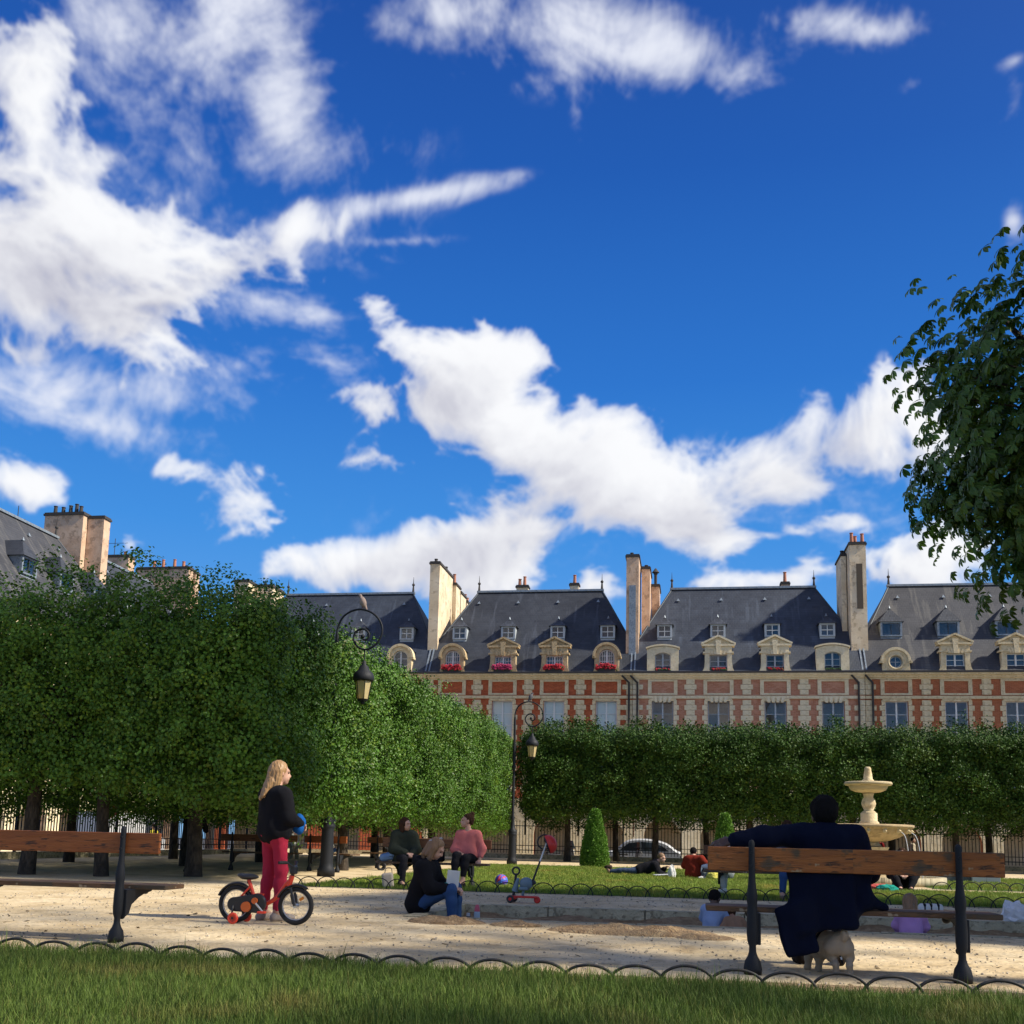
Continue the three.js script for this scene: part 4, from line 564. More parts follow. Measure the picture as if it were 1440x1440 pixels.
// clipped yew cones
function cone(label, x, z, h, rad, seed) {
  const t = thing('clipped_cone', label, 'topiary', [x, 0, z], 0, 'clipped cones on the lawn'), r = rng(seed), ms = [], cs = [];
  const prof = (v) => rad * Math.pow(1 - v, .8) * (1 - .18 * Math.pow(1 - v, 6));
  for (let i = 0; i < 5200; i++) { const v = 1 - Math.sqrt(1 - r() * .985), a = r() * 6.28, rr = prof(v) * (.9 + .1 * r()) + .025 * fbm3(Math.cos(a) * 3, v * 6, Math.sin(a) * 3, 2), s = .7 + .5 * r(); ms.push(new THREE.Matrix4().compose(V(Math.cos(a) * rr, .05 + v * (h - .05), Math.sin(a) * rr), new THREE.Quaternion().setFromEuler(new THREE.Euler(r() * 6, r() * 6, r() * 6)), V(s, s, s))); const g = .75 + .5 * r(); cs.push(lin(g, g, g)); }
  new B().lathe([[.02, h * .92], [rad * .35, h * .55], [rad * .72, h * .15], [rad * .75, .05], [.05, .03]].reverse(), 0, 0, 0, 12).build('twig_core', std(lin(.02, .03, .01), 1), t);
  new B().cyl(.05, .04, .25, 0, .1, 0, 8).build('trunk', M.bark, t);
  copies('leaves', share('coneleaf', () => sprig(9, 6, .055, .1)), M.box, ms, t, cs);
}
cone('large clipped green cone standing alone on the sunlit lawn', -3.2, -37.2, 2.26, .56, 71);
cone('clipped green cone behind the outstretched arm of the man on the bench', 1.24, -38, 2.2, .55, 72);

// ---------- iron railings ----------
function railing(label, from, to, h, seed) {
  const dx = to[0] - from[0], dz = to[1] - from[1], L = Math.hypot(dx, dz), t = thing('iron_railing', label, 'railing', [from[0], 0, from[1]], Math.atan2(-dz, dx)), step = .15;
  new B().box(L, .8, .3, L / 2, -.2, 0).build('plinth', M.curb, t);
  const n = Math.floor(L / 2.7);
  for (let k = 0; k < n; k++) {
    const x0 = k * L / n, b = new B(); for (let x = step; x < L / n - .05; x += step) b.box(.026, h - .3, .026, x, .25 + (h - .3) / 2, 0).put(new THREE.ConeGeometry(.026, .12, 4), x, h, 0);
    const p = b.build('bar_panel', M.iron, t); p.position.x = x0; p.userData.kind = 'stuff';
    const ra = mesh('rail', share('rail' + L.toFixed(1), () => new B().box(L / n - .06, .04, .045, L / n / 2, h - .25, 0).box(L / n - .06, .04, .045, L / n / 2, .4, 0).box(L / n - .06, .03, .04, L / n / 2, .62, 0).geo()), M.iron, t); ra.position.x = x0;
    const po = mesh('post', share('post' + h, () => new B().box(.07, h + .08, .07, 0, h / 2 + .04, 0).ball(.06, 0, h + .13, 0, 1, 1, 1, 8).geo()), M.iron, t); po.position.x = x0;
  }
}
railing('black iron railing behind the shaded linden trunks', [-19.4, -51], [-19.4, -12], 1.85, 1);
railing('black iron railing behind the far clipped lindens', [-19.3, -51.2], [24, -51.2], 1.8, 2);
// ---------- lamps ----------
function lamp(label, x, z, group) {
  const t = thing('street_lamp', label, 'street lamp', [x, 0, z], 0, group);
  new B().lathe([[.0, 0], [.19, 0], [.19, .14], [.155, .2], [.14, .3], [.13, 1.0], [.16, 1.04], [.16, 1.1], [.14, 1.13], [.17, 1.2], [.09, 1.26], [.075, 1.4], [.065, 1.5], [.06, 1.62], [.08, 1.66], [.05, 1.75], [.042, 3.4], [.08, 3.44], [.08, 3.52], [.05, 3.58], [.04, 5.3], [0, 5.3]], 0, 0, 0, 16).build('post', M.iron, t);
  const sp = [[0, 5.2, 0], [0, 5.42, 0], [.1, 5.68, 0], [.3, 5.83, 0], [.56, 5.87, 0], [.83, 5.76, 0], [1.0, 5.55, 0], [1.03, 5.32, 0], [.92, 5.1, 0], [.75, 4.98, 0], [.6, 4.97, 0], [.45, 5.07, 0], [.38, 5.22, 0], [.43, 5.36, 0], [.56, 5.43, 0], [.69, 5.38, 0], [.74, 5.28, 0], [.69, 5.19, 0], [.61, 5.19, 0], [.58, 5.25, 0]];
  new B().tube(sp, .024, 140, 8).ball(.05, .59, 5.26, 0).build('scroll_arm', M.iron, t);
  const l = new B().cyl(.015, .015, .3, .65, 4.83, 0, 6).lathe([[0, 4.72], [.04, 4.7], [.05, 4.62], [.1, 4.58], [.13, 4.5], [.2, 4.44], [.235, 4.36], [.235, 4.28], [.2, 4.25], [0, 4.25]].reverse(), .65, 0, 0, 14).cyl(.1, .13, .05, .65, 3.83, 0, 12).ball(.05, .65, 3.78, 0).build('lantern', M.iron, t);
  const bars = new B(); for (let k = 0; k < 6; k++) { const a = k * Math.PI / 3; bars.bar([.65 + Math.cos(a) * .125, 3.85, Math.sin(a) * .125], [.65 + Math.cos(a) * .19, 4.27, Math.sin(a) * .19], .009, .009, 5); } bars.build('lantern_frame', M.iron, l);
  const gl = new THREE.MeshPhysicalMaterial({ color: lin(.82, .66, .33), roughness: .35, transmission: .45, thickness: 0 });
  for (let k = 0; k < 6; k++) { const a = (k + .5) * Math.PI / 3; const c = (rr, y, d) => [.65 + Math.cos(a + d) * rr, y, Math.sin(a + d) * rr]; const p = new B().poly([c(.118, 3.855, -.5), c(.118, 3.855, .5), c(.182, 4.26, .5), c(.182, 4.26, -.5)], [[0, 1, 2, 3]]).build('pane', gl, l); }
  return t;
}
lamp('spiral headed iron street lamp half hidden in the lindens', -7.72, -22.4, 'spiral street lamps');
lamp('spiral headed iron street lamp standing free at the end of the clipped row', -6.25, -38.2, 'spiral street lamps');

// ---------- benches ----------
function bench(label, [x, z], turn, len, { wood = M.benchWood, seat = M.benchSeat, posts = [-.65, .65], y = 0, off = 0, group } = {}) {   // faces local -z
  const t = thing('park_bench', label, 'bench', [x, y, z], turn, group);
  new B().rbox(len, .165, .034, .008, off, .775, -.022).build('backrest', wood, t);
  new B().rbox(len + .02, .038, .34, .008, off, .425, -.3).build('seat', seat, t);
  const post = share('bpost', () => {
    const b = new B(), g = new THREE.LatheGeometry([[0, 0], [.085, 0], [.09, .04], [.075, .09], [.05, .12], [.036, .15], [.034, .19], [.05, .22], [.056, .27], [.055, .37], [.05, .43], [.046, .46], [.052, .49], [.054, .53], [.043, .58], [.034, .64], [.032, .68], [.03, .86], [.032, .885], [.02, .905], [0, .91]].map((p) => new THREE.Vector2(...p)), 14);
    g.scale(.7, 1, .72); b.put(g, 0, 0, .02);
    b.ext([[0, .2], [.05, .22], [.085, .29], [.2, .345], [.29, .37], [.4, .385], [.42, .405], [0, .405]], .036, .018, 0, .0, 0, Math.PI / 2, 0, .004);
    b.ball(.026, 0, .2, -.05).ball(.03, 0, .385, -.4); b.box(.05, .02, .36, 0, .4, -.2); b.box(.04, .15, .012, 0, .77, -.045);
    return b.geo();
  });
  for (const p of posts) mesh('post', post, M.iron, t).position.x = p;
  for (const p of posts) for (const dy of [.73, .82]) mesh('bolt', share('bolt', () => new B().cyl(.009, .009, .02, 0, 0, 0, 8, Math.PI / 2).geo()), M.iron, t).position.set(p, dy, .046);
  return t;
}
bench('weathered bench with peeling orange brown backrest under the seated man', [1.11, -7.68], 0, 1.96, { wood: M.benchWorn, posts: [-.68, .68] });
bench('orange brown bench beside the red child bicycle with nobody on it', [-5.14, -8.02], 0, 1.96, { posts: [-.68, .68] });
bench('brown bench holding the two talking women', [-4.47, -18.95], Math.PI, 2.0, { wood: M.benchPlain });
bench('small bench in tree shade with the child in the purple hat', [-8.75, -25.2], -.5, 1.5, { wood: M.benchWood, posts: [-.5, .5] });
bench('dark bench beside the parked pushchair under the lindens', [-8.0, -29.4], Math.PI, 1.9, { wood: M.benchPlain });
bench('dark bench in deep shade behind the standing woman', [-10.2, -24.6], .05, 1.9, { wood: M.benchPlain });
bench('bench on the lawn with the person in pale trousers', [1.2, -18.95], Math.PI, 1.9, { wood: M.benchPlain });

// ---------- the child's bicycle ----------
{
  const t = thing('child_bicycle', 'small orange red child bicycle with training wheels and black tyres', 'bicycle', [-4.1, 0, -10.15], -.03);
  const rub = std(lin(.015, .015, .016), .8), orange = std(lin(.72, .055, .022), .4), black = std(lin(.018, .018, .02), .4), steel = std(lin(.6, .6, .6), .3, { metalness: .9 }), rim = std(lin(.62, .6, .56), .4, { metalness: .4 });
  for (const [n, x] of [['rear_wheel', -.31], ['front_wheel', .315]]) {
    const w = new B().torus(.16, .024, 0, 0, 0, 0, 0, 0, 10, 44).build(n, rub, t); w.position.set(x, .185, 0);
    new B().torus(.137, .008, 0, 0, 0, 0, 0, 0, 8, 40).build('rim', rim, w);
    const s = new B(); for (let k = 0; k < 20; k++) { const a = k * Math.PI / 10; s.bar([Math.cos(a) * .02, Math.sin(a) * .02, k % 2 ? .02 : -.02], [Math.cos(a + .25) * .137, Math.sin(a + .25) * .137, 0], .0013, .0013, 4); } s.cyl(.022, .022, .07, 0, 0, 0, 10, Math.PI / 2); s.build('spokes', steel, w);
    if (x > 0) new B().rbox(.05, .028, .012, .005, .06, .07, .01, 0, 0, .6).build('reflector', std(lin(.8, .25, .02), .3), w);
  }
  new B().tube([[.245, .43, 0], [.2, .385, 0], [.12, .27, 0], [.02, .2, 0], [-.06, .185, 0]], .021, 30, 10).bar([.232, .37, 0], [.262, .475, 0], .025, .025, 12).build('frame', orange, t);
  new B().bar([-.1, .19, 0], [-.19, .42, 0], .02, .018, 10).bar([-.06, .2, .05], [-.31, .185, .05], .012, .01, 8).bar([-.06, .2, -.05], [-.31, .185, -.05], .012, .01, 8).bar([-.165, .35, .03], [-.31, .185, .05], .011, .01, 8).bar([-.165, .35, -.03], [-.31, .185, -.05], .011, .01, 8).build('seat_tube', orange, t);
  const sd = new THREE.SphereGeometry(1, 20, 12); sd.scale(.115, .03, .06); const sp = sd.attributes.position; for (let i = 0; i < sp.count; i++) { const x = sp.getX(i); sp.setZ(i, sp.getZ(i) * (x > 0 ? 1 - x * 5.6 : 1.1)); sp.setY(i, sp.getY(i) + (x < -.06 ? .012 : 0)); } sd.computeVertexNormals();
  new B().put(sd, -.2, .45, 0).cyl(.013, .013, .07, -.195, .42, 0, 10).build('saddle', black, t);
  for (const s of [-1, 1]) new B().bar([.265, .36, s * .035], [.318, .185, s * .045], .014, .012, 8).rbox(.03, .1, .02, .006, .295, .25, s * .045, 0, 0, .28).build('fork', black, t);
  new B().bar([.262, .47, 0], [.275, .52, 0], .018, .018, 10).rbox(.06, .09, .09, .02, .275, .53, 0).tube([[.22, .6, -.2], [.25, .6, -.12], [.28, .555, -.03], [.28, .555, .03], [.25, .6, .12], [.22, .6, .2]], .011, 30, 8).build('handlebar', black, t);
  for (const s of [-1, 1]) new B().bar([.25, .602, s * .13], [.205, .6, s * .21], .016, .016, 10).build('grip', rub, t);
  const cg = new THREE.Shape(); cg.absarc(-.3, .185, .06, Math.PI / 2, Math.PI * 1.5); cg.lineTo(-.06, .115); cg.absarc(-.06, .2, .085, -Math.PI / 2, Math.PI / 2); cg.closePath(); new B().ext(cg, .022, 0, 0, .055, 0, 0, 0, .008).build('chain_guard', black, t);
  new B().cyl(.05, .05, .03, -.16, .165, .095, 20, Math.PI / 2).cyl(.03, .03, .03, -.075, .225, .09, 16, Math.PI / 2).build('guard_badge', std(lin(.62, .13, .02), .4), t);
  new B().bar([-.06, .2, .1], [.015, .125, .1], .011, .01, 8).bar([-.06, .2, -.1], [-.12, .27, -.1], .011, .01, 8).build('crank', steel, t);
  for (const [x, y, z] of [[.02, .12, .13], [-.125, .275, -.13]]) new B().rbox(.075, .022, .06, .006, x, y, z).build('pedal', orange, t);
  for (const s of [-1, 1]) { new B().bar([-.31, .185, s * .07], [-.285, .06, s * .14], .01, .01, 8).build('stabiliser_arm', black, t); const w = new B().torus(.04, .016, 0, 0, 0, 0, 0, 0, 8, 24).build('training_wheel', orange, t); w.position.set(-.265, .056, s * .155); new B().cyl(.034, .034, .02, 0, 0, 0, 18, Math.PI / 2).build('hub', s > 0 ? std(lin(.5, .05, .02), .5) : orange, w); new B().cyl(.012, .012, .026, 0, 0, 0, 10, Math.PI / 2).build('axle', black, w); }
  for (const [x, a0, a1] of [[-.31, .75, 2.75], [.315, 1.0, 2.75]]) { const g = new THREE.TorusGeometry(.198, .014, 6, 20, a1 - a0); g.scale(1, 1, 2.1); g.rotateZ(a0); new B().put(g, x, .185, 0).build('mudguard', black, t); }
}
// ---------- push scooter with seat, and the helmet on its handle ----------
{
  const t = thing('push_scooter', 'three wheeled toddler scooter with red deck and long push handle', 'scooter', [-2.3, 0, -15.05], -.05);
  const red = std(lin(.62, .03, .02), .4), black = std(lin(.02, .02, .022), .5), grey = std(lin(.16, .23, .27), .6), white = std(lin(.75, .75, .75), .4);
  new B().rbox(.4, .03, .12, .012, .02, .085, 0).rbox(.1, .05, .2, .02, -.13, .075, 0).build('deck', red, t);
  for (const [x, z, r] of [[-.15, .12, .055], [-.15, -.12, .055], [.21, 0, .048]]) { const w = new B().torus(r - .02, .02, 0, 0, 0, 0, 0, 0, 8, 22).build('wheel', r > .05 ? black : red, t); w.position.set(x, r, z); new B().cyl(r - .022, r - .022, .03, 0, 0, 0, 14, Math.PI / 2).build('hub', red, w); }
  new B().bar([-.13, .09, 0], [-.1, .38, 0], .02, .018, 10).torus(.05, .014, -.1, .44, 0, 0, 0, 0, 8, 22).build('steering_ring', black, t);
  new B().bar([.0, .09, 0], [.02, .22, 0], .02, .02, 8).put(new THREE.SphereGeometry(.1, 18, 12).scale(1, .85, .8), .05, .27, 0).rbox(.13, .05, .15, .02, .02, .2, 0).build('seat', grey, t);
  new B().bar([-.11, .16, .02], [-.06, .34, .03], .045, .02, 8).build('bag', grey, t);
  new B().rbox(.12, .06, .06, .02, .13, .27, 0, 0, 0, .5).bar([.13, .27, 0], [.24, .58, 0], .016, .013, 8).build('push_bar_lower', black, t);
  new B().bar([.24, .58, 0], [.33, .84, 0], .011, .011, 8).build('push_bar_upper', white, t);
  const hm = thing('helmet', 'red and black helmet hanging on the push handle of the scooter', 'helmet', [-2.0, .82, -15.05], .2);
  const shell = new THREE.SphereGeometry(.115, 22, 14, 0, Math.PI * 2, 0, Math.PI * .56); shell.scale(1.15, 1, .9);
  new B().put(shell, .06, 0, 0, 0, 0, -1.2).build('shell', red, hm); const inn = new THREE.SphereGeometry(.107, 18, 10, 0, Math.PI * 2, 0, Math.PI * .58); inn.scale(1.1, .98, .9); new B().put(inn, .05, -.002, 0, 0, 0, -1.2).build('liner', black, hm); new B().torus(.1, .012, .0, .03, 0, 0, 0, 0, 6, 18).build('strap', black, hm);
}
// ---------- the fountain ----------
{
  const t = thing('fountain', 'two tiered pale stone fountain with lion head spouts', 'fountain', [4.42, 0, -27.8], .12), S = M.stone;
  const taper = (w0, w1, h, y) => { const g = new THREE.CylinderGeometry(w1 * .7071, w0 * .7071, h, 4); g.rotateY(Math.PI / 4); g.translate(0, y + h / 2, 0); const n = g.toNonIndexed(); n.computeVertexNormals(); return n; };
  new B().box(1.5, .1, 1.5, 0, .05, 0).put(taper(.92, .86, .1, .1)).put(taper(.74, .6, .62, .2)).put(taper(.68, .74, .08, .82)).lathe([[0, .9], [.3, .9], [.26, .95], [.22, 1.0], [.24, 1.06], [0, 1.06]], 0, 0, 0, 28).build('pedestal', M.stone, t);
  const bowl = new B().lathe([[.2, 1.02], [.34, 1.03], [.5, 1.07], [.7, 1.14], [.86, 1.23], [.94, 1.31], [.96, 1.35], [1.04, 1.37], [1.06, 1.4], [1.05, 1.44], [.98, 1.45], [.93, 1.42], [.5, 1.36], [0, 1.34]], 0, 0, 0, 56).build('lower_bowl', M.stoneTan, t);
  for (let k = 0; k < 16; k++) { const a = k * Math.PI / 8 + .1, m = mesh('lion_head', share('lion', () => new B().ball(.06, 0, 0, 0, 1, 1.15, .8, 10).ball(.035, .05, -.015, 0, 1, .8, 1, 8).ball(.025, .02, .06, .045, 1, 1, 1, 6).ball(.025, .02, .06, -.045, 1, 1, 1, 6).cyl(.012, .012, .05, .085, -.03, 0, 6, 0, 0, Math.PI / 2).geo()), M.stone, bowl); m.position.set(Math.cos(a) * .95, 1.3, -Math.sin(a) * .95); m.rotation.y = a; }
  new B().lathe([[0, 1.36], [.24, 1.36], [.24, 1.5], [.2, 1.54], [.2, 1.72], [.16, 1.76], [.11, 1.8], [.16, 1.9], [.175, 1.97], [.15, 2.06], [.11, 2.12], [.13, 2.2], [.15, 2.24], [0, 2.24]], 0, 0, 0, 28).build('column', S, t);
  new B().lathe([[.12, 2.23], [.3, 2.25], [.42, 2.3], [.46, 2.36], [.47, 2.4], [.56, 2.42], [.58, 2.46], [.56, 2.5], [.5, 2.49], [0, 2.46]], 0, 0, 0, 44).build('upper_bowl', S, t);
  new B().lathe([[0, 2.46], [.15, 2.46], [.15, 2.54], [.11, 2.58], [.1, 2.7], [.08, 2.8], [.085, 2.82], [.07, 2.86], [.05, 2.88], [0, 2.88]], 0, 0, 0, 18).build('finial', S, t);
  const wm = new THREE.MeshPhysicalMaterial({ color: lin(.93, .96, 1), roughness: .25, transmission: .35, thickness: 0 });
  for (const k of [13, 14]) { const a = k * Math.PI / 8 + .1, c = Math.cos(a), s = -Math.sin(a); new B().tube([[c * 1.03, 1.27, s * 1.03], [c * 1.14, 1.2, s * 1.14], [c * 1.22, .95, s * 1.22], [c * 1.27, .5, s * 1.27], [c * 1.3, .12, s * 1.3]], .008, 20, 6).build('water_stream', wm, t); }
  new B().lathe([[1.55, .0], [1.75, .0], [1.75, .2], [1.55, .2], [1.55, .06], [0, .06]], 0, 0, 0, 48).build('basin', M.curb, t);
}
// ---------- small things round the sandpit and on the lawn ----------
{
  const lay = (name, label, cat, b, m, [x, y, z], ry = 0) => { const o = b.build(name, m); o.position.set(x, y, z); o.rotation.y = ry; return tag(o, label, cat); };
  const bt = thing('water_bottle', 'clear drinking bottle with a pink top in the sandpit', 'bottle', [-2.6, -.2, -13.3]); new B().lathe([[0, 0], [.038, 0], [.04, .02], [.038, .16], [.032, .18], [0, .18]], 0, 0, 0, 16).build('body', std(lin(.42, .52, .6), .2), bt); new B().lathe([[.034, .18], [.036, .19], [.03, .23], [.02, .26], [0, .265]], 0, 0, 0, 16).build('cap', std(lin(.72, .12, .16), .5), bt);
  const b2 = thing('water_bottle', 'small dark flask with a pale lid in the sandpit', 'bottle', [-2.72, -.2, -13.35]); new B().lathe([[0, 0], [.03, 0], [.03, .11], [0, .115]], 0, 0, 0, 14).build('body', std(lin(.05, .06, .07), .4), b2); new B().cyl(.025, .022, .04, 0, .135, 0, 12).build('cap', std(lin(.6, .6, .6), .5), b2);
  const hb = thing('striped_bag', 'black and white striped bag on the edge of the sandpit', 'bag', [3.03, 0, -14.5], .1); new B().rbox(.3, .19, .13, .045, 0, .095, 0, 0, 0, 0, 4).build('body', M.cloth(.72, .72, .7), hb); for (const x of [-.09, -.01, .08]) new B().rbox(.035, .196, .136, .03, x, .096, 0).build('stripe', M.cloth(.02, .02, .022), hb); new B().tube([[-.1, .17, 0], [-.06, .24, 0], [.06, .24, 0], [.1, .17, 0]], .008, 16, 6).build('handle', M.cloth(.02, .02, .022), hb);
  const cr = (seed, w, h, d) => { const g = new THREE.IcosahedronGeometry(1, 5), p = g.attributes.position; for (let i = 0; i < p.count; i++) { const x = p.getX(i), y = p.getY(i), z = p.getZ(i), k = 1 + .5 * fbm3(x * 1.6 + seed, y * 1.6, z * 1.6, 4, .6) + .25 * Math.abs(fbm3(x * 4, y * 4 + seed, z * 4, 2)); p.setXYZ(i, x * k * w, Math.max(-.5, y * k) * h + h * .5, z * k * d); } g.computeVertexNormals(); return new B().put(g); };
  { const g = new THREE.IcosahedronGeometry(1, 3), p = g.attributes.position; for (let i = 0; i < p.count; i++) { const x = p.getX(i), y = p.getY(i), z = p.getZ(i), k = .75 + .9 * Math.abs(fbm3(x * 2.2 + 3, y * 2.2, z * 2.2, 3, .6)) + (y > .3 ? .5 * Math.max(0, fbm3(x * 3 + 8, 1, z * 3, 2)) : 0); p.setXYZ(i, x * k * .19, Math.max(-.45, y * k * (y > 0 ? 1.15 : .8)) * .17 + .077, z * k * .15); } g.computeVertexNormals(); lay('plastic_bag', 'crumpled white plastic bag at the end of the sandpit wall', 'bag', new B().put(g), new THREE.MeshPhysicalMaterial({ color: lin(.82, .82, .84), roughness: .35, transmission: .2, thickness: 0, side: THREE.DoubleSide }), [3.98, 0, -14.3]); }
  lay('cloth', 'coral pink cloth dropped on the grass by the fountain', 'cloth', cr(9, .3, .1, .2), M.cloth(.62, .12, .1), [3.85, 0, -23.2]);
  lay('cloth', 'teal green cloth dropped on the grass by the fountain', 'cloth', cr(12, .22, .1, .16), M.cloth(.02, .28, .22), [3.95, 0, -22.9]);
  lay('paper_bag', 'white paper bag on the lawn beside the red shirt', 'bag', cr(15, .09, .22, .07), M.cloth(.75, .74, .7), [-.42, 0, -27.4]);
  lay('newspaper', 'pale open newspaper on the lawn before the lying person', 'newspaper', new B().rbox(.55, .02, .4, .008, 0, .07, 0, 0, 0, .06), M.cloth(.55, .56, .6), [-.62, 0, -28.3], .2);
  lay('plastic_bag', 'yellow bag on the lawn between two seated people', 'bag', cr(18, .18, .13, .14), M.cloth(.6, .55, .12), [.62, 0, -27.2]);
  const ball = thing('play_ball', 'small purple and red play ball under the end of the bench', 'ball', [-3.42, .115, -19.75]); new B().ball(.115, 0, 0, 0, 1, 1, 1, 20).build('surface', std(lin(.12, .06, .4), .5), ball); for (let k = 0; k < 5; k++) new B().torus(.1, .022, 0, 0, 0, k * 1.2, k * .7, 0, 6, 22).build('stripe', std(k % 2 ? lin(.55, .04, .06) : lin(.05, .15, .6), .5), ball);
  const gw = thing('grey_wall', 'low dark grey wall behind the fountain path', 'wall', [6.95, 0, -31.2]); for (let k = 0; k < 2; k++) new B().rbox(.84, .52, .12, .01, -.42 + k * .845, .25, 0).build('slab', std(lin(.1, .11, .115), .8, { bumpMap: rep(M.grain, .6), bumpScale: .006 }), gw);
  const gp = thing('grey_panel', 'pale grey metal box beside the dark grey wall', 'cabinet', [7.95, 0, -31.2]); for (let k = 0; k < 2; k++) new B().rbox(.36, .5, .3, .008, -.182 + k * .364, .26, 0).build('door', std(lin(.36, .39, .4), .6), gp); new B().box(.8, .04, .34, 0, .53, 0).build('top', M.lead, gp);
  const jar = [];
}
// ---------- beyond the railings: parked car, motor scooters, van, sign ----------
{
  const body = std(lin(.55, .56, .57), .3), glass = M.glass, tyre = std(lin(.02, .02, .02), .8), dark = std(lin(.03, .03, .035), .5);
  const car = (label, x, z, turn, bodyM) => {
    const t = thing('parked_car', label, 'car', [x, -.5, z], turn);
    const p = [[-2.05, .32], [-2.08, .55], [-1.95, .8], [-1.2, .92], [-.55, 1.4], [.1, 1.5], [.75, 1.46], [1.35, 1.3], [1.85, .95], [2.05, .85], [2.08, .5], [2.0, .3]];
    const s = new THREE.Shape(); s.moveTo(...p[0]); s.splineThru(p.slice(1).map((q) => new THREE.Vector2(...q))); s.closePath();
    new B().ext(s, 1.5, 0, 0, -.75, 0, 0, 0, .08).build('body', bodyM, t);
    for (const e of [-1, 1]) for (const w of [[[-1.0, .96], [-.5, 1.34], [.05, 1.42], [.05, .96]], [[.13, .96], [.13, 1.42], [.7, 1.38], [1.2, 1.22], [1.5, .98]]]) { const m = new B().ext(w, .01, 0, 0, e > 0 ? .826 : -.836).build('side_window', glass, t); }
    new B().box(.02, .66, 1.3, -.98, 1.16, 0, 0, 0, -.94).build('windscreen', glass, t);
    for (const [wx, wz] of [[-1.3, .78], [1.3, .78], [-1.3, -.78], [1.3, -.78]]) { const w = new B().torus(.24, .08, 0, 0, 0, 0, 0, 0, 8, 24).build('wheel', tyre, t); w.position.set(wx, .31, wz); new B().cyl(.2, .2, .1, 0, 0, 0, 16, Math.PI / 2).build('rim', std(lin(.45, .45, .46), .4, { metalness: .6 }), w); }
    for (const e of [-1, 1]) { new B().rbox(.12, .14, .34, .03, -2.06, .72, e * .55).build('headlight', std(lin(.7, .7, .68), .15), t); new B().rbox(.1, .16, .26, .03, 2.07, .78, e * .6).build('tail_light', std(lin(.4, .02, .02), .3), t); }
    return t;
  };
  car('white hatchback parked behind the far railing', -2.5, -55.6, 0, body);
  car('dark car parked behind the far railing beyond the fountain', 5.2, -55.8, Math.PI, std(lin(.05, .055, .07), .3));
  const moto = (label, x, z, turn, m) => {
    const t = thing('motor_scooter', label, 'motor scooter', [x, -.5, z], turn, 'motor scooters parked at the far railing');
    for (const wx of [-.62, .62]) { const w = new B().torus(.2, .06, 0, 0, 0, 0, 0, 0, 8, 22).build('wheel', tyre, t); w.position.set(wx, .26, 0); new B().cyl(.14, .14, .06, 0, 0, 0, 12, Math.PI / 2).build('rim', std(lin(.4, .4, .4), .4), w); }
    new B().ext([[-.85, .5], [-.75, .72], [-.1, .7], [0, .34], [.35, .34], [.45, .95], [.56, 1.0], [.66, .55], [.5, .28], [-.3, .2], [-.55, .4]], .3, 0, 0, -.15, 0, 0, 0, .03).build('body', m, t);
    new B().rbox(.7, .1, .28, .04, -.42, .79, 0).build('saddle', tyre, t); new B().bar([.5, 1.0, 0], [.42, 1.15, 0], .02, .02, 8).bar([.4, 1.14, -.32], [.4, 1.14, .32], .016, .016, 8).build('handlebar', tyre, t); new B().ext([[.5, 1.0], [.7, 1.0], [.56, 1.4], [.5, 1.4]], .4, 0, 0, -.2).build('windshield', glass, t); new B().ball(.07, .66, .86, 0).build('headlight', std(lin(.7, .7, .68), .15), t);
  };
  moto('black motor scooter behind the railing near the spiral lamp', -6.3, -53.6, .5, dark); moto('dark blue motor scooter behind the railing beside the clipped cone', -4.6, -53.4, .8, std(lin(.03, .05, .12), .35)); moto('grey motor scooter behind the railing in front of the white car', -2.9, -53.2, .4, std(lin(.12, .12, .13), .4));
  { const t = thing('delivery_van', 'white delivery van parked beyond the side railing', 'van', [-24.5, -.5, -43.5], Math.PI / 2); new B().ext([[-2.4, .35], [2.4, .35], [2.45, 1.0], [1.75, 1.25], [1.3, 2.05], [-2.4, 2.1]], 1.8, 0, 0, -.9, 0, 0, 0, .05).build('body', body, t); for (const e of [-1, 1]) new B().ext([[.6, 1.25], [1.55, 1.25], [1.2, 1.85], [.6, 1.85]], .02, 0, 0, e * .96).build('side_window', glass, t); for (const [wx, wz] of [[-1.5, .9], [1.5, .9], [-1.5, -.9], [1.5, -.9]]) { const w = new B().torus(.26, .09, 0, 0, 0, 0, 0, 0, 8, 24).build('wheel', tyre, t); w.position.set(wx, .35, wz); } }
  { const t = thing('road_sign', 'round red and white road sign behind the side railing', 'sign', [-22.6, -.5, -39.3], .6); new B().cyl(.03, .03, 2.6, 0, 1.3, 0, 8).build('post', M.zinc, t); new B().cyl(.3, .3, .02, 0, 2.15, .04, 28, Math.PI / 2).build('plate', std(lin(.5, .03, .05), .4), t); new B().cyl(.21, .21, .022, 0, 2.15, .042, 28, Math.PI / 2).build('disc', std(lin(.12, .05, .3), .4), t); new B().box(.4, .2, .02, 0, 1.68, .04).build('lower_plate', std(lin(.7, .7, .7), .4), t); }
}
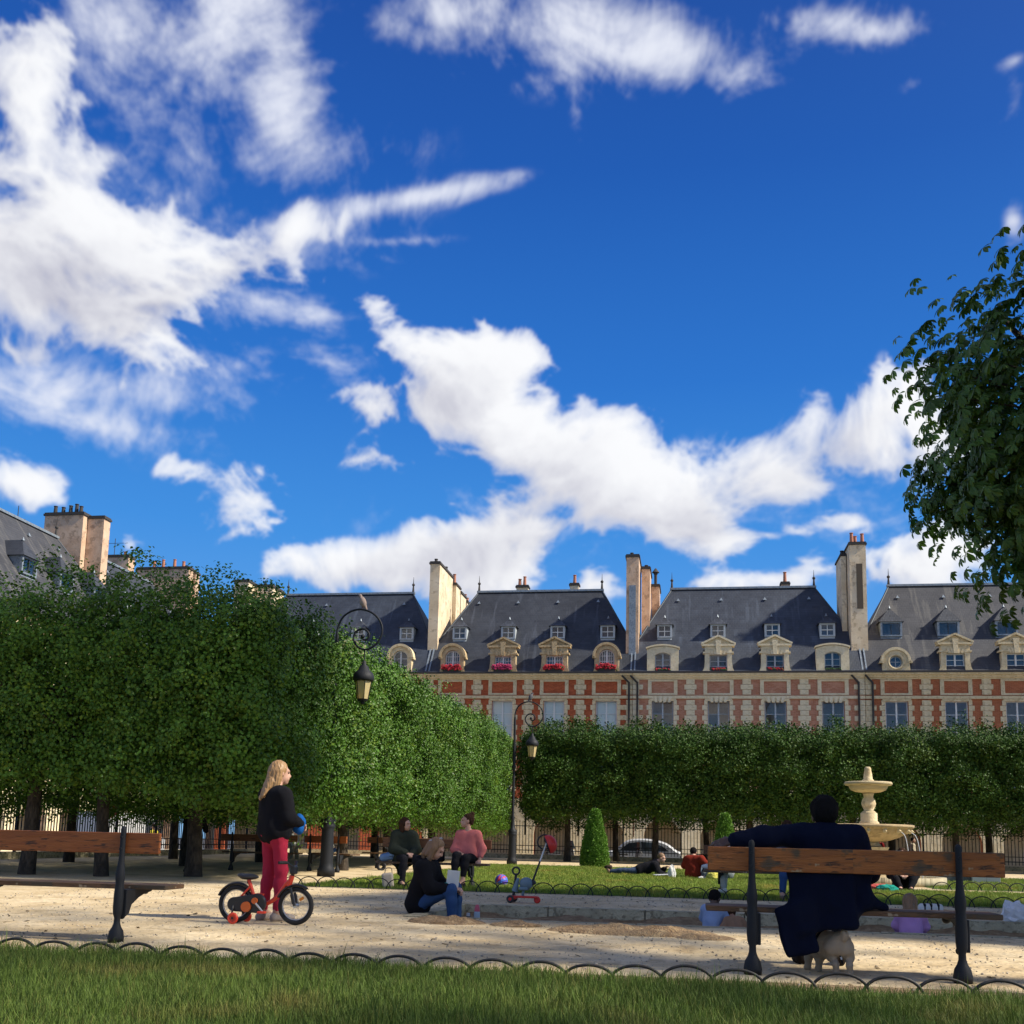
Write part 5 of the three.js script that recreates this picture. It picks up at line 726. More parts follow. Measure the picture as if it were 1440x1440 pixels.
// pushchair under the lindens
{ const t = thing('pushchair', 'dark folded pushchair standing by the lindens', 'pushchair', [-7.7, 0, -27.6], .4), k = std(lin(.025, .025, .03), .7); new B().bar([-.3, .12, .2], [.25, .95, .2], .015, .015, 6).bar([-.3, .12, -.2], [.25, .95, -.2], .015, .015, 6).bar([.3, .12, .2], [-.2, .6, .2], .015, .015, 6).bar([.3, .12, -.2], [-.2, .6, -.2], .015, .015, 6).bar([.25, .95, -.2], [.25, .95, .2], .02, .02, 6).build('frame', M.iron, t); new B().rbox(.5, .08, .36, .03, .0, .4, 0, 0, 0, -.1).rbox(.08, .5, .36, .03, .18, .62, 0, 0, 0, -.3).build('seat', k, t); for (const [x, z] of [[-.3, .2], [-.3, -.2], [.3, .2], [.3, -.2]]) { const w = new B().torus(.09, .025, 0, 0, 0, 0, 0, 0, 6, 18).build('wheel', k, t); w.position.set(x, .115, z); } }
// pigeons on the spiral arms
function pigeon(label, x, y, z, turn, m) { const t = thing('pigeon', label, 'bird', [x, y, z], turn, 'pigeons on the spiral lamps'); const bd = new THREE.SphereGeometry(.075, 16, 12); bd.scale(1.0, 1.75, .95); const g = new B().put(bd, 0, .13, 0, 0, 0, -.35).ball(.04, .06, .265, 0, 1, 1, 1, 12).bar([.035, .2, 0], [.058, .26, 0], .05, .034, 10).bar([-.05, .04, 0], [-.09, -.05, 0], .04, .022, 8); g.build('body', m, t); new B().bar([.095, .262, 0], [.125, .252, 0], .012, .003, 6).build('beak', std(lin(.1, .09, .08), .6), t); new B().bar([.0, .03, .02], [0, -.01, .02], .006, .006, 5).bar([.0, .03, -.02], [0, -.01, -.02], .006, .006, 5).build('legs', std(lin(.3, .08, .07), .7), t); }
pigeon('brown grey pigeon perched on the spiral lamp among the lindens', -7.72 + .56, 5.91, -22.4, Math.PI + .3, std(lin(.32, .24, .2), .8));
pigeon('dark pigeon perched on the free standing spiral lamp', -6.25 + .56, 5.91, -38.2, .4, std(lin(.08, .08, .09), .8));

// ---------- people and the dog: distance fields meshed with surface nets ----------
function surfaceNet(sdf, lo, hi, cell) {
  const n = [0, 1, 2].map((i) => Math.max(4, Math.ceil((hi[i] - lo[i]) / cell / 4) * 4 + 1)), [nx, ny, nz] = n, f = new Float32Array(nx * ny * nz).fill(1), id = (x, y, z) => (z * ny + y) * nx + x;
  const bs = 4, half = cell * bs * .5, reach = half * 1.75 + cell * 1.5;
  for (let bz = 0; bz < nz; bz += bs) for (let by = 0; by < ny; by += bs) for (let bx = 0; bx < nx; bx += bs) {
    const d = sdf(lo[0] + bx * cell + half, lo[1] + by * cell + half, lo[2] + bz * cell + half), near = Math.abs(d) < reach * 1.15;
    for (let z = bz; z < Math.min(nz, bz + bs); z++) for (let y = by; y < Math.min(ny, by + bs); y++) for (let x = bx; x < Math.min(nx, bx + bs); x++) f[id(x, y, z)] = near ? sdf(lo[0] + x * cell, lo[1] + y * cell, lo[2] + z * cell) : d;
  }
  const vi = new Int32Array(nx * ny * nz).fill(-1), pos = [], idx = [];
  for (let z = 0; z < nz - 1; z++) for (let y = 0; y < ny - 1; y++) for (let x = 0; x < nx - 1; x++) {
    let c = 0, sx = 0, sy = 0, sz = 0, m = 0; const v = [];
    for (let k = 0; k < 8; k++) { const q = f[id(x + (k & 1), y + (k >> 1 & 1), z + (k >> 2))]; v.push(q); if (q < 0) m++; }
    if (m === 0 || m === 8) continue;
    const E = [[0, 1], [2, 3], [4, 5], [6, 7], [0, 2], [1, 3], [4, 6], [5, 7], [0, 4], [1, 5], [2, 6], [3, 7]];
    for (const [a, b] of E) if (v[a] < 0 !== v[b] < 0) { const t = v[a] / (v[a] - v[b]); sx += lerp(a & 1, b & 1, t); sy += lerp(a >> 1 & 1, b >> 1 & 1, t); sz += lerp(a >> 2, b >> 2, t); c++; }
    vi[id(x, y, z)] = pos.length / 3; pos.push(lo[0] + (x + sx / c) * cell, lo[1] + (y + sy / c) * cell, lo[2] + (z + sz / c) * cell);
  }
  const quad = (a, b, c, d, flip) => { if (a < 0 || b < 0 || c < 0 || d < 0) return; flip ? idx.push(a, c, b, a, d, c) : idx.push(a, b, c, a, c, d); };
  for (let z = 1; z < nz - 1; z++) for (let y = 1; y < ny - 1; y++) for (let x = 1; x < nx - 1; x++) {
    const s = f[id(x, y, z)] < 0;
    if (s !== f[id(x + 1, y, z)] < 0) quad(vi[id(x, y - 1, z - 1)], vi[id(x, y, z - 1)], vi[id(x, y, z)], vi[id(x, y - 1, z)], !s);
    if (s !== f[id(x, y + 1, z)] < 0) quad(vi[id(x - 1, y, z - 1)], vi[id(x - 1, y, z)], vi[id(x, y, z)], vi[id(x, y, z - 1)], !s);
    if (s !== f[id(x, y, z + 1)] < 0) quad(vi[id(x - 1, y - 1, z)], vi[id(x, y - 1, z)], vi[id(x, y, z)], vi[id(x - 1, y, z)], !s);
  }
  const g = new THREE.BufferGeometry(); g.setAttribute('position', new THREE.Float32BufferAttribute(pos, 3)); g.setIndex(idx); g.computeVertexNormals(); return g;
}
const sub = (a, b) => [a[0] - b[0], a[1] - b[1], a[2] - b[2]], add = (a, b, s = 1) => [a[0] + b[0] * s, a[1] + b[1] * s, a[2] + b[2] * s], dot = (a, b) => a[0] * b[0] + a[1] * b[1] + a[2] * b[2], crs = (a, b) => [a[1] * b[2] - a[2] * b[1], a[2] * b[0] - a[0] * b[2], a[0] * b[1] - a[1] * b[0]], nor = (a) => { const l = Math.hypot(...a) || 1; return [a[0] / l, a[1] / l, a[2] / l]; }, mid = (a, b, t = .5) => [lerp(a[0], b[0], t), lerp(a[1], b[1], t), lerp(a[2], b[2], t)];
const cap = (a, b, r0, r1 = r0) => { const [ax, ay, az] = a, bx = b[0] - ax, by = b[1] - ay, bz = b[2] - az, bb = bx * bx + by * by + bz * bz || 1e-9; return { a, b, r: Math.max(r0, r1), d: (x, y, z) => { const px = x - ax, py = y - ay, pz = z - az, h = clamp((px * bx + py * by + pz * bz) / bb), qx = px - bx * h, qy = py - by * h, qz = pz - bz * h; return Math.sqrt(qx * qx + qy * qy + qz * qz) - lerp(r0, r1, h); } }; };
const ell = (c, rad, ax) => ({ a: c, b: c, r: Math.max(...rad), d: (x, y, z) => { const p = [x - c[0], y - c[1], z - c[2]], q = ax ? [dot(p, ax[0]), dot(p, ax[1]), dot(p, ax[2])] : p, u = q[0] / rad[0], v = q[1] / rad[1], w = q[2] / rad[2], k0 = Math.sqrt(u * u + v * v + w * w), k1 = Math.hypot(u / rad[0], v / rad[1], w / rad[2]); return k1 < 1e-6 ? -Math.min(...rad) : k0 * (k0 - 1) / k1; } });
const slab = (c, h, r, turn = 0) => { const C = Math.cos(turn), S = Math.sin(turn); return { a: c, b: c, r: Math.hypot(...h) + r, d: (x, y, z) => { const px = x - c[0], py = y - c[1], u = Math.abs(px * C + py * S) - h[0], v = Math.abs(-px * S + py * C) - h[1], w = Math.abs(z - c[2] + .03 * Math.sin(px * 22 + py * 5) * clamp(.5 - py)) - h[2]; return Math.hypot(Math.max(u, 0), Math.max(v, 0), Math.max(w, 0)) + Math.min(Math.max(u, v, w), 0) - r; } }; };
function blend(shapes, k, fold = 0, freq = 9, cut) {
  return (x, y, z) => { let d = 1e3; for (const s of shapes) { const e = s.d(x, y, z); if (e > d + k) continue; const h = Math.max(0, k - Math.abs(d - e)) / k; d = Math.min(d, e) - h * h * k * .25; } if (fold && Math.abs(d) < .08) d += fold * (perlin.noise(x * freq, y * freq * .8, z * freq) + .6 * perlin.noise(x * freq * 2.1 + 4, y * freq * 1.5, z * freq * 2.1)); if (cut) d = cut(x, y, z, d); return d; };
}
function net(shapes, k, cell, fold, freq, cut) {
  const lo = [1e9, 1e9, 1e9], hi = [-1e9, -1e9, -1e9]; for (const s of shapes) for (const p of [s.a, s.b]) for (let i = 0; i < 3; i++) { lo[i] = Math.min(lo[i], p[i] - s.r - .05); hi[i] = Math.max(hi[i], p[i] + s.r + .05); }
  return plain(addUV(surfaceNet(blend(shapes, k, fold, freq, cut), lo, hi, cell)));
}
function addUV(g) { metreUV(g); return g; }
function handShapes(w, dir, up, side, curl, s) {              // wrist, finger direction, back-of-hand normal, thumb side
  const d = nor(dir), n = nor(sub(up, d.map((v) => v * dot(up, d)))), t = nor(crs(n, d)).map((v) => v * side), out = [], P = (a, b, c) => [0, 1, 2].map((i) => w[i] + (d[i] * a + n[i] * b + t[i] * c) * s);
  const kn = [[.082, .026], [.088, .008], [.084, -.011], [.076, -.028]], len = [[.04, .024, .02], [.044, .028, .021], [.04, .026, .02], [.032, .02, .018]];
  for (const [a, c] of kn) out.push(cap(P(.0, 0, c * .45), P(a, 0, c), .017 * s, .0125 * s));
  kn.forEach(([a, c], i) => { let p = [a, 0, c], an = 0; len[i].forEach((l, j) => { an += curl * (j ? .95 : .7); const q = [p[0] + Math.cos(an) * l, p[1] - Math.sin(an) * l, p[2] + (c > 0 ? .002 : -.002) * (1 - curl)]; out.push(cap(P(...p), P(...q), (.0095 - j * .0008) * s, (.009 - j * .001) * s)); p = q; }); });
  out.push(cap(P(.015, -.004, .015), P(.05, -.012, .044), .015 * s, .0115 * s), cap(P(.05, -.012, .044), P(.078, -.018 - .012 * curl, .048 - .012 * curl), .0115 * s, .0095 * s), cap(P(.078, -.018 - .012 * curl, .048 - .012 * curl), P(.1, -.022 - .025 * curl, .044 - .02 * curl), .0095 * s, .008 * s));
  return out;
}
function person(o) {
  const t = thing('person', o.label, 'person', o.at, o.turn ?? 0, o.group), s = o.s ?? 1, c = o.cell ?? .013, hs = o.head ?? s;
  const P = o.pel, C = o.che, H = o.hd, face = nor(o.face ?? [0, 0, 1]), up0 = nor(o.headUp ?? add(sub(H, add(C, [0, .03, 0])), [0, .6, 0])), hr = nor(crs(up0, face)), hu = nor(crs(face, hr)), HP = (a, b, f) => [0, 1, 2].map((i) => H[i] + (hr[i] * a + hu[i] * b + face[i] * f) * hs);   // a to the person's left
  const tw = nor(o.across ?? [1, 0, 0]), pw = nor(o.hips ?? tw), L = {}, R = {};
  for (const [S, q, e] of [[L, o.L ?? {}, 1], [R, o.R ?? {}, -1]]) { S.sh = q.sh ?? add(add(C, tw, e * .165 * s), [0, .02 * s, 0]); S.hp = q.hp ?? add(P, pw, e * .085 * s); Object.assign(S, { el: q.el, wr: q.wr, kn: q.kn, an: q.an, toe: q.toe, curl: q.curl ?? .45, hup: q.hup ?? [0, 1, .3], hand: q.hand }); }
  const wide = o.wide ?? 1, neckB = add(C, [0, .06 * s, 0]), waist = mid(P, C, .45), body = [], torso = (x) => [cap(add(waist, tw, .055 * s), add(C, tw, .075 * s), (.1 + x) * s * wide, (.1 + x) * s * wide), cap(add(waist, tw, -.055 * s), add(C, tw, -.075 * s), (.1 + x) * s * wide, (.1 + x) * s * wide), cap(add(P, pw, .06 * s), add(waist, tw, .05 * s), (.112 + x) * s * wide, (.1 + x) * s * wide), cap(add(P, pw, -.06 * s), add(waist, tw, -.05 * s), (.112 + x) * s * wide, (.1 + x) * s * wide), cap(L.sh, R.sh, (.052 + x) * s, (.052 + x) * s)];
  const arm = (S, x, to = 1) => { const e = to > 1 ? S.wr : mid(S.el, S.wr, to); return [cap(S.sh, S.el, (.056 + x) * s, (.042 + x) * s), cap(S.el, e, (.041 + x) * s, lerp(.041, .028, to) * s + x * s)]; };
  const leg = (S, x, to = 1) => { const e = mid(S.kn, S.an, to), calf = mid(S.kn, S.an, .3); return [cap(S.hp, S.kn, (.082 + x) * s, (.055 + x) * s), cap(S.kn, calf, (.052 + x) * s, (.054 + x) * s), cap(calf, e, (.053 + x) * s, lerp(.05, .037, to) * s + x * s)]; };
  body.push(...torso(0), cap(neckB, HP(0, -.05, -.015), .058 * s, .05 * s)); for (const S of [L, R]) { body.push(...arm(S, 0)); if (S.kn) body.push(...leg(S, 0), cap(S.an, S.toe, .034 * s, .026 * s)); }
  const geos = [net(body, .045 * s, c * 1.1)];
  const head = [ell(HP(0, .028, -.012), [.074 * hs, .092 * hs, .094 * hs], [hr, hu, face]), ell(HP(0, -.045, .028), [.056 * hs, .066 * hs, .066 * hs], [hr, hu, face]), cap(HP(0, -.09, .06), HP(0, -.09, .068), .022 * hs, .02 * hs), cap(HP(0, .012, .086), HP(0, -.026, .106), .010 * hs, .0135 * hs), cap(HP(.02, -.03, .088), HP(-.02, -.03, .088), .01 * hs, .01 * hs), cap(HP(.03, .03, .078), HP(.008, .028, .088), .011 * hs, .009 * hs), cap(HP(-.03, .03, .078), HP(-.008, .028, .088), .011 * hs, .009 * hs), cap(HP(.022, -.058, .078), HP(-.022, -.058, .078), .0115 * hs, .0115 * hs), ell(HP(.076, -.005, -.005), [.012 * hs, .032 * hs, .02 * hs], [hr, hu, face]), ell(HP(-.076, -.005, -.005), [.012 * hs, .032 * hs, .02 * hs], [hr, hu, face]), cap(HP(0, -.05, -.02), mid(neckB, HP(0, -.05, -.02), .45), .048 * hs, .05 * hs)];
  geos.push(net(head, .022 * hs, o.cell > .016 ? .009 : .0055));
  for (const [S, e] of [[L, 1], [R, -1]]) if (S.wr && S.hand !== null) geos.push(net(handShapes(S.wr, S.hand ?? sub(S.wr, S.el), S.hup, -e, S.curl, s * 1.02), .008, o.cell > .016 ? .007 : .0048));
  mesh('body', mergeGeometries(geos), o.skin ?? M.skin, t);
  if (o.eyes !== false) { new B().ball(.009 * hs, ...HP(.03, .008, .08), 1, 1, 1, 8).ball(.009 * hs, ...HP(-.03, .008, .08), 1, 1, 1, 8).build('eyes', M.eye, t); new B().put(new THREE.SphereGeometry(.016 * hs, 8, 6).scale(1.4, .4, .5), ...HP(0, -.058, .089), 0, Math.atan2(face[0], face[2]), 0).build('lips', M.lips, t); }
  const T = o.top; if (T) { const x = T.x ?? .012, sh = [...torso(x), ...arm(L, x + (T.sx ?? .006), T.sleeve ?? .93), ...arm(R, x + (T.sx ?? .006), T.sleeve ?? .93), ...(T.extra ?? [])]; if (T.collar) sh.push(cap(neckB, add(neckB, nor(sub(H, neckB)), .035 * s), .072 * s, .066 * s)); const top = o.fullTop; mesh(T.name ?? 'sweater', net(sh, T.k ?? .05 * s, c, T.fold ?? .006, T.freq ?? 9, T.cut), T.m, t); }
  const B_ = o.legs; if (B_) { const x = B_.x ?? .009; mesh(B_.name ?? 'trousers', net([cap(add(P, pw, .06 * s), add(P, pw, -.06 * s), (.122 + x) * s), cap(P, mid(P, waist, .75), (.105 + x) * s, (.1 + x) * s), ...leg(L, x, B_.to ?? .95), ...leg(R, x, B_.to ?? .95)], .045 * s, c, B_.fold ?? .005, B_.freq ?? 10), B_.m, t); }
  if (o.shoes) for (const S of [L, R]) { const dr = nor(sub(S.toe, S.an)), f = nor([dr[0], 0, dr[2]]), heel = add([S.an[0], S.toe[1], S.an[2]], f, -.035 * s); mesh('shoe', net([cap(heel, add(S.toe, f, .01), .036 * s, .033 * s), cap([S.an[0], S.an[1] - .01, S.an[2]], heel, .04 * s, .036 * s), cap(mid(heel, S.toe, .4), mid(heel, S.toe, .7), .042 * s)], .03, c * .9), o.shoes, t); }
  if (o.hair) { const [style, m, extra] = o.hair, sh = [ell(HP(0, .04, -.022), [.087 * hs, .098 * hs, .1 * hs], [hr, hu, face])]; if (style !== 'short') sh.push(cap(HP(.055, .02, -.03), HP(.06, -.1, -.035), .035 * hs, .03 * hs), cap(HP(-.055, .02, -.03), HP(-.06, -.1, -.035), .035 * hs, .03 * hs), cap(HP(0, .02, -.07), HP(0, -.12, -.085), .055 * hs, .045 * hs)); for (const [p, q, r0, r1] of extra ?? []) sh.push(cap(HP(...p), HP(...q), r0 * hs, r1 * hs)); const cut = (x, y, z, d) => { const p = [x - H[0], y - H[1], z - H[2]], f = dot(p, face) / hs, u = dot(p, hu) / hs, a = Math.abs(dot(p, hr)) / hs; const open = Math.min(f - (.02 + .03 * clamp(a / .07) ** 2 * (style === 'short' ? 0 : 1) + (u > .05 ? (u - .05) * 1.6 : 0)), .16 - Math.abs(u + .07)); return Math.max(d + .008 * perlin.noise(x * 70, y * 12, z * 70), open * hs); }; mesh('hair', net(sh, .03 * hs, o.cell > .016 ? .01 : .0065, .004, 22, cut), m, t); }
  return t;
}
Object.assign(M, { skin: std(lin(.52, .3, .21), .55), skinTan: std(lin(.4, .2, .12), .55), skinDark: std(lin(.09, .045, .028), .5), eye: std(lin(.03, .02, .015), .25), lips: std(lin(.42, .13, .11), .5), hairBlond: std(lin(.36, .21, .09), .5), hairBrown: M.cloth(.055, .028, .017), hairBlack: M.cloth(.012, .01, .01), hairMid: std(lin(.2, .115, .055), .55) });
const black = M.cloth(.012, .012, .015), navy = M.cloth(.006, .009, .026), denim = M.cloth(.04, .09, .22), white = M.cloth(.7, .7, .68);

// woman standing by the bicycle
person({ label: 'standing woman in black sweater and red jeans with long blond hair', at: [-4.21, 0, -10.55], turn: 2.5, s: .99, pel: [0, .9, 0], che: [0, 1.25, -.01], hd: [.02, 1.5, .045], face: [-.25, -.02, 1], across: [1, 0, .0],
  L: { el: [.22, 1.06, .02], wr: [.15, .98, .24], kn: [.1, .5, .03], an: [.1, .09, -.03], toe: [.12, .035, .13], curl: .8 }, R: { el: [-.22, 1.04, .03], wr: [-.08, .99, .25], kn: [-.09, .5, .05], an: [-.1, .09, .02], toe: [-.11, .035, .18], curl: .8 },
  top: { m: black, x: .022, fold: .008, sleeve: .97, extra: [cap([.07, .93, 0], [-.07, .93, 0], .135)] }, legs: { m: M.cloth(.46, .03, .065, .9), x: .008, fold: .009, freq: 12 }, shoes: M.cloth(.42, .36, .32), hair: ['long', M.hairBlond, [[[.05, 0, -.04], [.055, -.18, -.06], .04, .03], [[-.05, 0, -.04], [-.05, -.19, -.07], .042, .03], [[0, -.02, -.07], [0, -.25, -.13], .065, .035], [[.02, -.1, -.1], [.02, -.27, -.19], .05, .02], [[-.03, -.1, -.1], [-.04, -.24, -.17], .045, .02]]] });
{ const g = new B(), r = rng(8); for (let k = 0; k < 9; k++) g.ball(.055 + r() * .03, (r() - .5) * .07, (k / 9 - .5) * .2, (r() - .5) * .07, 1, 1.2, 1, 12); const m = g.build('blue_jacket', M.cloth(.015, .13, .45)); m.scale.setScalar(.7); m.position.set(-4.0, .99, -10.68); tag(m, 'bundled bright blue jacket held by the standing woman', 'jacket'); }

// man with his arm along the bench back, seen from behind
{
  const cut = (x, y, z, d) => d;
  person({ label: 'man in long navy coat seated with one arm along the bench back', at: [.97, 0, -7.98], turn: Math.PI, s: 1.0, skin: M.skinDark, pel: [0, .54, .02], che: [0, .9, -.03], hd: [.01, 1.085, .03], face: [.15, -.15, 1], eyes: true,
    L: { sh: [.19, .95, -.02], el: [.44, .93, -.12], wr: [.66, .9, -.17], kn: [.13, .52, .47], an: [.14, .1, .5], toe: [.16, .035, .65], hand: [.9, -.2, .05], hup: [0, .6, -.8], curl: .35 }, R: { sh: [-.19, .94, -.02], el: [-.3, .7, .1], wr: [-.16, .58, .3], kn: [-.13, .52, .47], an: [-.14, .1, .5], toe: [-.16, .035, .65], curl: .6 },
    top: { name: 'coat', m: navy, x: .02, sx: .01, fold: .011, freq: 9, collar: true, sleeve: .92, k: .06, extra: [slab([.06, .53, -.225], [.19, .2, .012], .03, -.1), slab([.24, .3, -.24], [.09, .15, .008], .025, -.25), slab([-.12, .6, -.19], [.1, .13, .012], .035, .3), cap([-.16, .68, -.12], [-.25, .52, -.16], .06, .05), cap([-.25, .5, -.16], [-.37, .465, -.14], .045, .022), cap([-.2, .52, -.05], [-.33, .48, -.02], .05, .03), cap([.1, .6, .05], [.14, .55, .3], .12, .09), cap([-.1, .6, .05], [-.14, .55, .3], .12, .09)] },
    legs: { m: M.cloth(.02, .025, .04) }, shoes: M.cloth(.02, .015, .012), hair: ['short', M.hairBlack, [[[0, .06, -.03], [0, .02, -.05], .095, .085]]] });
}
// the dog under that bench, seen from behind
{
  const t = thing('dog', 'small fawn dog standing under the bench beside the navy coat', 'dog', [1.01, 0, -7.88], -.35), fawn = M.cloth(.46, .36, .25);
  t.scale.set(.9, .98, .9); const sh = [cap([.03, .205, .02], [-.2, .2, -.16], .08, .095), cap([-.06, .19, -.04], [-.15, .19, -.1], .09, .1), ell([.04, .215, .03], [.085, .08, .075]), cap([-.2, .24, -.16], [-.3, .3, -.24], .075, .06), ell([-.34, .32, -.27], [.075, .075, .075]), cap([-.36, .3, -.3], [-.4, .29, -.33], .045, .04)];
  for (const [hx, hz, kx, kz, ax, az] of [[.09, .05, .1, .01, .115, .085], [-.02, .06, -.03, .02, .015, .095]]) sh.push(cap([hx, .18, hz], [kx, .125, kz], .058, .035), cap([kx, .125, kz], [ax, .075, az - .01], .034, .02), cap([ax, .075, az - .01], [ax, .02, az - .025], .019, .017), cap([ax, .017, az - .025], [ax - .01, .015, az - .055], .019, .016));
  for (const [hx, hz] of [[-.16, -.1], [-.26, -.16]]) sh.push(cap([hx, .17, hz], [hx + .01, .09, hz + .015], .045, .026), cap([hx + .01, .09, hz + .015], [hx, .02, hz], .025, .02), cap([hx, .017, hz], [hx - .02, .015, hz - .025], .021, .018));
  sh.push(cap([.06, .27, .08], [.085, .3, .1], .018, .015), cap([.085, .3, .1], [.1, .28, .115], .015, .014), cap([.1, .28, .115], [.09, .255, .115], .014, .011));
  mesh('body', net(sh, .035, .008, .003, 30), fawn, t);
  for (const e of [-1, 1]) new B().put(new THREE.ConeGeometry(.03, .06, 8), -.33 + e * .045, .39, -.26 - e * .04, .2, 0, -e * .4).build('ear', M.hairBlack, t);
  new B().torus(.085, .014, -.1, .2, -.06, 0, .9, 0, 8, 24).build('harness', black, t); new B().rbox(.012, .06, .05, .005, .052, .11, .062, 0, .2, .3).build('bag_holder', black, t); new B().rbox(.014, .02, .052, .004, .053, .12, .064, 0, .2, .3).build('white_stripe', white, t);
}
// woman reading on the edge of the sandpit
person({ label: 'woman in black jacket and blue jeans reading on the sandpit edge', at: [-3.08, 0, -12.35], turn: Math.PI / 2 - .12, pel: [0, .11, -.04], che: [0, .5, .06], hd: [0, .745, .16], face: [.05, -.55, .85], s: .96,
  L: { el: [.2, .32, .16], wr: [.09, .3, .38], kn: [.1, .31, .38], an: [.1, -.15, .42], toe: [.1, -.21, .55], curl: .9 }, R: { el: [-.2, .3, .18], wr: [-.07, .29, .4], kn: [-.1, .29, .4], an: [-.1, -.15, .42], toe: [-.1, -.21, .56], curl: .9 },
  top: { name: 'jacket', m: black, x: .03, fold: .009, collar: true, sleeve: .9, extra: [cap([.06, .6, -.05], [-.06, .6, -.05], .06)] }, legs: { m: denim, x: .01, fold: .008 }, shoes: M.cloth(.3, .28, .25), hair: ['long', M.hairMid, [[[.06, .0, 0], [.065, -.15, .03], .035, .025], [[-.06, .0, 0], [-.065, -.15, .03], .04, .03], [[0, 0, -.07], [0, -.17, -.06], .055, .04]]] });
{ const o = thing('sheet_of_paper', 'white sheet of paper held by the woman on the sandpit edge', 'paper', [-2.7, .39, -12.3], .3); const g = new THREE.PlaneGeometry(.15, .23, 8, 10), p = g.attributes.position; for (let i = 0; i < p.count; i++) p.setZ(i, .02 * Math.sin(p.getX(i) * 14) + .03 * p.getY(i)); g.computeVertexNormals(); const b = new B(); b.put(g.clone(), 0, 0, 0, 0, .5, -.1); const bk = g.clone(); bk.translate(0, 0, -.003); b.put(bk, 0, 0, 0, 0, .5, -.1); b.build('sheet', M.cloth(.78, .78, .76), o); const c = thing('cuff', 'teal scarf around the wrist of the reading woman', 'scarf', [-2.77, .3, -12.22], 0); new B().torus(.045, .024, 0, 0, 0, .3, 1.2, 0, 8, 20).torus(.048, .02, .01, -.03, .01, .2, 1.3, 0, 8, 20).build('fabric', M.cloth(.03, .25, .25), c); const sg = thing('sunglasses', 'grey sunglasses pushed up on the reading woman\'s hair', 'sunglasses', [-2.93, .84, -12.36], 1.4); new B().tube([[-.08, .0, -.05], [-.075, .01, .03], [-.04, .025, .06], [0, .03, .065], [.04, .025, .06], [.075, .01, .03], [.08, 0, -.05]], .009, 30, 6).build('frame', std(lin(.4, .42, .46), .25), sg); const em = new B(); for (const [a, b] of [[0, 0], [.03, 0], [0, .03], [.03, .03]]) em.box(.012, .012, .004, a, b, 0); }
// the two women on the bench
person({ label: 'woman with dark curly hair in dark green jacket seated on the bench', at: [-5.02, 0, -18.72], turn: .55, s: .95, cell: .014, pel: [0, .52, 0], che: [0, .88, .0], hd: [.0, 1.1, .05], face: [.55, 0, .8],
  L: { el: [.22, .66, .08], wr: [.08, .6, .27], kn: [.12, .5, .42], an: [.12, .1, .4], toe: [.13, .035, .54], curl: .6 }, R: { el: [-.22, .66, .08], wr: [-.05, .6, .28], kn: [-.12, .5, .42], an: [-.14, .1, .44], toe: [-.15, .035, .58], curl: .6 },
  top: { name: 'jacket', m: M.cloth(.035, .042, .03), x: .035, fold: .01, collar: true, extra: [cap([.05, .5, 0], [-.05, .5, 0], .16)] }, legs: { m: M.cloth(.02, .02, .024), x: .012 }, shoes: black, hair: ['long', M.hairBrown, [[[.06, .02, -.02], [.075, -.12, -.02], .045, .04], [[-.06, .02, -.02], [-.075, -.12, -.02], .045, .04], [[0, .03, -.08], [0, -.14, -.08], .065, .06]]] });
{ const m = thing('shoulder_bag', 'pale beige bag standing at the feet of the woman in green', 'bag', [-5.12, 0, -18.1], .2); new B().rbox(.2, .26, .1, .045, 0, .13, 0, 0, 0, .12, 4).build('body', M.cloth(.5, .44, .36), m); new B().tube([[-.06, .24, 0], [-.03, .34, 0], [.05, .34, 0], [.07, .25, 0]], .008, 14, 6).build('strap', M.cloth(.3, .25, .2), m); const d = thing('denim_cloth', 'light blue denim jacket lying on the bench by the woman in green', 'jacket', [-5.3, .46, -18.62], .4); new B().rbox(.26, .13, .2, .06, 0, .06, 0, .1, 0, .2, 4).rbox(.16, .08, .22, .035, .08, .1, .02, 0, .4, 0, 3).build('fabric', M.cloth(.2, .32, .5), d); const hb = thing('handbag', 'black and white handbag on the bench between the two women', 'handbag', [-4.42, .45, -18.7], .1); new B().rbox(.3, .24, .14, .05, 0, .12, 0, 0, 0, 0, 4).build('body', black, hb); new B().rbox(.05, .2, .15, .02, -.06, .13, 0, 0, 0, .15).build('flap', white, hb); new B().tube([[-.1, .22, 0], [-.05, .34, 0], [.05, .34, 0], [.1, .22, 0]], .01, 14, 6).build('strap', black, hb); }
person({ label: 'woman in salmon pink sweater and black trousers on the bench', at: [-3.86, 0, -18.72], turn: -.1, s: 1.0, cell: .014, pel: [0, .53, 0], che: [.0, .92, -.03], hd: [-.03, 1.18, .0], face: [-.85, .05, .5],
  L: { el: [.27, .7, -.03], wr: [.24, .5, .06], kn: [.1, .54, .42], an: [.06, .14, .44], toe: [.0, .06, .56], curl: .2, hand: [.1, -.4, .6], hup: [.3, .6, .2] }, R: { el: [-.23, .68, .06], wr: [-.06, .62, .25], kn: [-.06, .58, .46], an: [-.08, .16, .52], toe: [-.1, .06, .62], curl: .5 },
  top: { m: M.cloth(.66, .19, .17), x: .016, sx: .004, fold: .007, freq: 10, sleeve: .62, extra: [cap([.06, .62, 0], [-.06, .62, 0], .13)] }, legs: { m: M.cloth(.015, .015, .018), x: .012, to: .72 }, shoes: M.cloth(.02, .018, .018), hair: ['short', M.hairBrown, [[[0, .1, -.07], [0, .13, -.09], .045, .045], [[0, .05, -.08], [0, -.02, -.08], .05, .045]]] });
